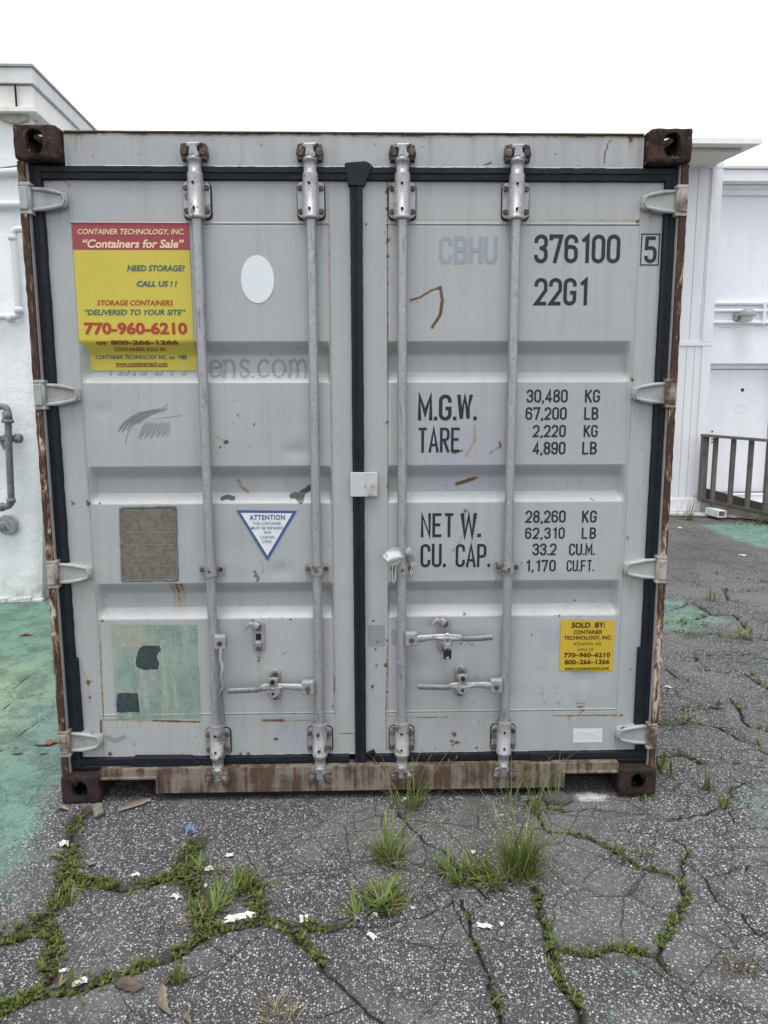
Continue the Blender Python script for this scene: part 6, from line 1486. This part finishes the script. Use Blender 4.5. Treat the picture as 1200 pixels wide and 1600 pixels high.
clump('dry_tuft', 'pale dead grass splayed on the crack right of the container', 'dry grass', 1090, 1127, [(40, .07, (.05, .13), .007, (1.0, 1.5), (.1, .4))], grass_d, 22)
clump('grass_clump', 'yellow-green tuft in the crack beside the teal paint patch', 'grass clump', 1058, 974, [(60, .10, (.03, .10), .010, (.2, 1.1), (.1, .6))], weed_g, 23, None, 0, 8, (1.2, .6))
clump('grass_clump', 'yellowish tuft spread along the far crack at the right edge', 'grass clump', 1150, 992, [(70, .14, (.03, .09), .010, (.3, 1.2), (.1, .6))], weed_g, 24, None, 0, 20, (1.6, .4))
clump('weed', 'tiny upright weed on the far asphalt at right', 'weed', 1112, 938, [(24, .04, (.05, .16), .012, (.05, .7), (.1, .5))], weed_g, 25)
clump('weed', 'small leafy weed in the curved crack below the lower right casting', 'weed', 985, 1335, [(50, .045, (.02, .06), .008, (.3, 1.15), (.1, .6))], weed_g, 26, None, 0, 0, (1.4, .8))

# creeping growth that fills the cracks: nobody could count it
r = random.Random(99); mb = MB()
for ci, (pts, wd, dp, moss, mw) in enumerate(CW):
    if moss <= .02: continue
    for a, b in zip(pts[:-1], pts[1:]):
        L = (b-a).length; mid = a.lerp(b, .5)
        far = mid.y > .15
        n = int(L*(1900 if not far else 420)*moss*min(1.6, mw/.024))
        pn = .5+.5*math.sin(mid.x*17+ci)*math.sin(mid.y*23+1.7*ci)
        if moss < .9 and pn > moss*1.25: continue
        den = float(vnoise(np.array([mid.x]), np.array([mid.y]), 26, 12)[0]); wv = .55+.9*float(vnoise(np.array([mid.x]), np.array([mid.y]), 17, 14)[0])
        if den < .17: continue
        nv = Vector((-(b-a).y, (b-a).x)).normalized()
        for _ in range(int(n*(.10+1.05*max(0, den-.12))*.40)):        # little rosettes of broad leaves
            t = r.random(); q = a.lerp(b, t); off = r.gauss(0, mw*.46*wv*(1 if moss > .8 else .8)); q = q+nv*off
            e = math.exp(-(off/(mw*.6))**2); k = 2 if far else 1; z0 = gz(q.x, q.y)+.014*e*r.random(); a0 = r.uniform(0, 6.283); sz = r.uniform(.6, 1.3)*(1 if r.random() < .85 else 1.8)
            for m in range(r.randint(3, 5)):
                blade(mb, (q.x, q.y, z0), a0+m*1.6+r.gauss(0, .4), r.uniform(.007, .016)*sz*k, r.uniform(.0035, .0065)*sz*k, r.uniform(.35, 1.3), r.uniform(0, .9), 2, r)
tag(mb.build('crack_weeds', moss_m), 'creeping green growth filling the cracks of the asphalt', 'ground cover', None, 'stuff')

# ================================================================== LITTER
paper = plain_mat('paper', (.60, .60, .59), .85, .18, .4, 60); bluep = plain_mat('blue_paper', (.16, .22, .36), .6, .25, .1); leafb = plain_mat('dead_leaf', (.085, .066, .05), .7, .4, .3, 60); leafp = plain_mat('pale_dead_leaf', (.20, .165, .125), .7, .35, .3, 60); twigm = plain_mat('twig_bark', (.13, .11, .09), .8, .3, .4)
def scrap(name, label, cat, u, v, sx, sy, mat, seed, group=None, ang=0.0, fold=.6, lift=.010):
    """crumpled scrap: a bent, irregular sheet lying on the asphalt"""
    r = random.Random(seed); cx, cy = G(u, v); n = 7; vs = []; nb = n*n
    ph = [r.uniform(0, 6) for _ in range(4)]; edge = [[r.uniform(-.25, .25) for _ in range(n)] for _ in range(4)]
    for i in range(n):
        for j in range(n):
            a, b = i/(n-1)-.5, j/(n-1)-.5; x = a*sx*(1+edge[0][j]*abs(a)*2); y = b*sy*(1+edge[1][i]*abs(b)*2)
            z = lift*fold*(.5+.5*math.sin(a*7+ph[0])*math.cos(b*6+ph[1]))+.4*lift*abs(math.sin(a*11+b*9+ph[2])); c, s_ = math.cos(ang), math.sin(ang)
            vs.append((cx+x*c-y*s_, cy+x*s_+y*c, z))
    for k in range(nb): x, y, z = vs[k]; vs[k] = (x, y, z+max(gz(x, y), gz(cx, cy)-.004)+.003)
    bk = [(x, y, z-.0012) for x, y, z in vs]; fs = [(i*n+j, (i+1)*n+j, (i+1)*n+j+1, i*n+j+1) for i in range(n-1) for j in range(n-1)]
    rim = [(0, k) for k in range(n)]+[(i, n-1) for i in range(1, n)]+[(n-1, k) for k in range(n-2, -1, -1)]+[(i, 0) for i in range(n-2, 0, -1)]; idx = [i*n+k for i, k in rim]
    mb = MB(); mb.add(vs+bk, fs+[tuple(q+nb for q in f[::-1]) for f in fs]+[(idx[q], idx[(q+1) % len(idx)], idx[(q+1) % len(idx)]+nb, idx[q]+nb) for q in range(len(idx))])
    return tag(mb.build(name, mat, None, (cx, cy, gz(cx, cy)), recalc=True), label, cat, group)
PG = 'paper scraps littered on the asphalt'
for k, (u, v, sx, sy, an, lb) in enumerate((
    (375, 1434, .085, .022, .25, 'long torn white paper strip beside the mossy junction'), (475, 1436, .026, .026, .2, 'square white paper scrap right of the mossy junction'), (212, 1369, .026, .014, .1, 'white paper scrap on the moss left of centre patch'),
    (326, 1358, .030, .018, .4, 'white paper scrap on the leaves under the blue scrap'), (276, 1402, .024, .024, .9, 'small cream crumpled scrap on the bare slab left of the grass tuft'), (100, 1320, .036, .026, .5, 'white crumpled paper by the left crack below the casting'),
    (358, 1337, .030, .012, -.1, 'thin white scrap right of the blue scrap'), (581, 1462, .018, .024, .8, 'small white scrap on the open slab below the spreading clump'), (757, 1450, .042, .016, -.25, 'white folded paper right of the low grass clump'),
    (784, 1446, .013, .013, .2, 'tiny square white scrap next to the folded paper'), (634, 1250, .020, .010, .1, 'white scrap in the sparse grass against the sill'), (585, 1430, .016, .010, .3, 'white fleck inside the spreading grass clump'), (645, 1420, .012, .010, .5, 'white fleck at the right tip of the spreading grass clump'),
    (740, 1331, .016, .014, .2, 'pale pebble-like scrap above the low grass clump'), (1044, 1073, .040, .015, -.8, 'white bent scrap beside the right corner post'), (1160, 868, .06, .03, -.4, 'white scrap on the far asphalt near the teal paint'), (1062, 825, .05, .04, .1, 'white scrap at the foot of the column tuft'),
    (125, 1538, .034, .012, .4, 'white torn scrap on the moss beside the broad-leaved weed'), (98, 1520, .018, .010, .2, 'white fleck above the broad-leaved weed'), (430, 1443, .018, .012, .2, 'white fleck at the end of the long paper strip'), (322, 1385, .012, .010, .7, 'white fleck in the middle of the mossy patch'))):
    scrap('paper_scrap', lb, 'paper scrap', u, v, sx, sy*1.25, paper, 40+k, PG, an)
scrap('cloth_scrap', 'crumpled blue scrap at the top of the left mossy patch', 'scrap', 297, 1302, .034, .040, bluep, 80, None, .3, 1.2, .022)
scrap('foil_scrap', 'small grey-blue scrap left of the spreading grass clump', 'scrap', 555, 1436, .020, .024, plain_mat('grey_blue', (.22, .26, .31), .5, .1, .1), 81, None, .9)
def dead_leaf(label, u, v, L, wd, ang, mat, seed, curl=.02):
    r = random.Random(seed); cx, cy = G(u, v); n = 12; vs = []; c, s_ = math.cos(ang), math.sin(ang)
    for k in range(n+1):
        t = k/n; w_ = wd*math.sin(PI*min(1, t*1.02+.02))**.8*.5*(1+r.uniform(-.22, .22))+.001
        for m in (-1, -.4, .4, 1):
            x = (t-.5)*L; y = m*w_+.01*math.sin(t*4+seed); z = .004+curl*.35*abs(m)**2*w_/wd*2+.004*math.sin(t*6+seed)+r.uniform(-.0012, .0012); X, Y = cx+x*c-y*s_, cy+x*s_+y*c; vs.append((X, Y, max(gz(X, Y), gz(cx, cy)-.004)+z))
    nb = len(vs); bk = [(x, y, z-.0012) for x, y, z in vs]; fs = [(4*k+j, 4*k+j+1, 4*k+5+j, 4*k+4+j) for k in range(n) for j in range(3)]
    mb = MB(); mb.add(vs+bk, fs+[tuple(q+nb for q in f[::-1]) for f in fs], True); mb.tube([(vs[4*k+1][0]*.5+vs[4*k+2][0]*.5, vs[4*k+1][1]*.5+vs[4*k+2][1]*.5, vs[4*k+1][2]+.0008) for k in range(n+1)], .0012, 5)
    return tag(mb.build('dead_leaf', mat, None, (cx, cy, gz(cx, cy))), label, 'dead leaf', 'dead leaves on the asphalt')
dead_leaf('broad dark oval dead leaf on the crack at lower left', 202, 1543, .085, .048, .05, leafb, 1)
dead_leaf('long pale curled dead leaf at the bottom edge', 258, 1566, .115, .026, -1.0, leafp, 2, .03); dead_leaf('short pale dead leaf right of the long curled one', 296, 1592, .05, .018, -1.4, leafp, 3, .03)
dead_leaf('small brown dead leaf touching the upright weed', 262, 1532, .045, .026, .4, leafb, 4); dead_leaf('brown dead leaf in the upright grass clump', 614, 1352, .035, .018, -.7, leafp, 5); dead_leaf('curled brown dead leaf under the lower left casting', 98, 1268, .06, .022, .3, leafp, 6, .03)
dead_leaf('pale dead leaf left of the white crumpled paper', 88, 1342, .05, .02, .5, leafp, 7, .03); dead_leaf('grey-brown dead leaf on the left moss by the grass sprig', 140, 1350, .045, .02, .1, leafp, 8); dead_leaf('brown leaf in the middle of the mossy patch', 340, 1385, .04, .02, .8, leafb, 9)
dead_leaf('brown leaf below the blue scrap', 285, 1322, .03, .016, 1.2, leafp, 10); dead_leaf('orange-brown leaf on the green paint beside the container', 78, 1163, .11, .05, .2, plain_mat('orange_leaf', (.20, .10, .05), .8, .3, .3), 11); dead_leaf('rust-coloured leaf on the green paint below the left wall', 42, 993, .09, .035, .05, plain_mat('rust_leaf', (.16, .075, .045), .8, .3, .3), 12)
dead_leaf('pale straw-coloured dead leaf below the tallest clump', 748, 1412, .04, .012, -.2, leafp, 13); dead_leaf('small dry leaf beside the crack at right of the curved weed', 1068, 1338, .035, .015, -1.0, leafp, 14)
def twig(name, label, u0, v0, u1, v1, rad, mat, seed, cat='twig', flat=False):
    r = random.Random(seed); a, b = Vector((*G(u0, v0), 0)), Vector((*G(u1, v1), 0)); L = []
    for k in range(9):
        q = a.lerp(b, k/8); q.x += r.gauss(0, .002); q.y += r.gauss(0, .002); q.z = gz(q.x, q.y)+rad+.001; L.append(q)
    mb = MB(); mb.tube(L, [rad*r.uniform(.8, 1.1) if not flat else (rad*.5, rad*1.6) for _ in L], 7); c = a.lerp(b, .5); return tag(mb.build(name, mat, None, (c.x, c.y, gz(c.x, c.y))), label, cat)
twig('twig', 'thin brown twig lying across the upper left moss', 232, 1370, 262, 1350, .0022, twigm, 1); twig('twig', 'short stick on the slab above the diagonal crack', 250, 1490, 271, 1479, .0035, twigm, 2); twig('twig', 'dark stick on the crack at the bottom, right of middle', 768, 1564, 793, 1552, .004, twigm, 3)
twig('wood_strip', 'pale wood strip lying in front of the left fork pocket', 184, 1268, 236, 1252, .008, plain_mat('old_wood_strip', (.20, .18, .145), .85, .3, .4), 4, 'wood strip', True); twig('wood_strip', 'dark wood strip beside the pale one at the left fork pocket', 200, 1258, 228, 1249, .006, twigm, 5, 'wood strip', True)
twig('wooden_block', 'short wooden wedge under the lower left casting', 152, 1262, 156, 1278, .013, plain_mat('wedge_wood', (.17, .155, .135), .85, .3, .4), 6, 'wedge', True)
twig('straw', 'dry straw stem lying across the slab at lower left', 222, 1553, 234, 1596, .0012, leafp, 7, 'straw')
# rubble: a fallen lump of asphalt by the sill
cx, cy = G(872, 1252); bm = bmesh.new(); bmesh.ops.create_icosphere(bm, subdivisions=3, radius=1)
rr = random.Random(5)
for v in bm.verts: k = 1+.10*math.sin(v.co.x*5+1)*math.sin(v.co.y*6)+rr.uniform(-.03, .03); v.co = Vector((cx+v.co.x*.065*k, cy+.02+v.co.y*.045*k, gz(cx, cy)+.008+v.co.z*.026*k))
mb = MB(); mb.bm(bm, True); tag(mb.build('asphalt_lump', plain_mat('lump_asphalt', (.075, .075, .077), .9, .5, .8, 120), None, (cx, cy, gz(cx, cy))), 'loose grey lump of asphalt against the sill near the right fork pocket', 'rubble')
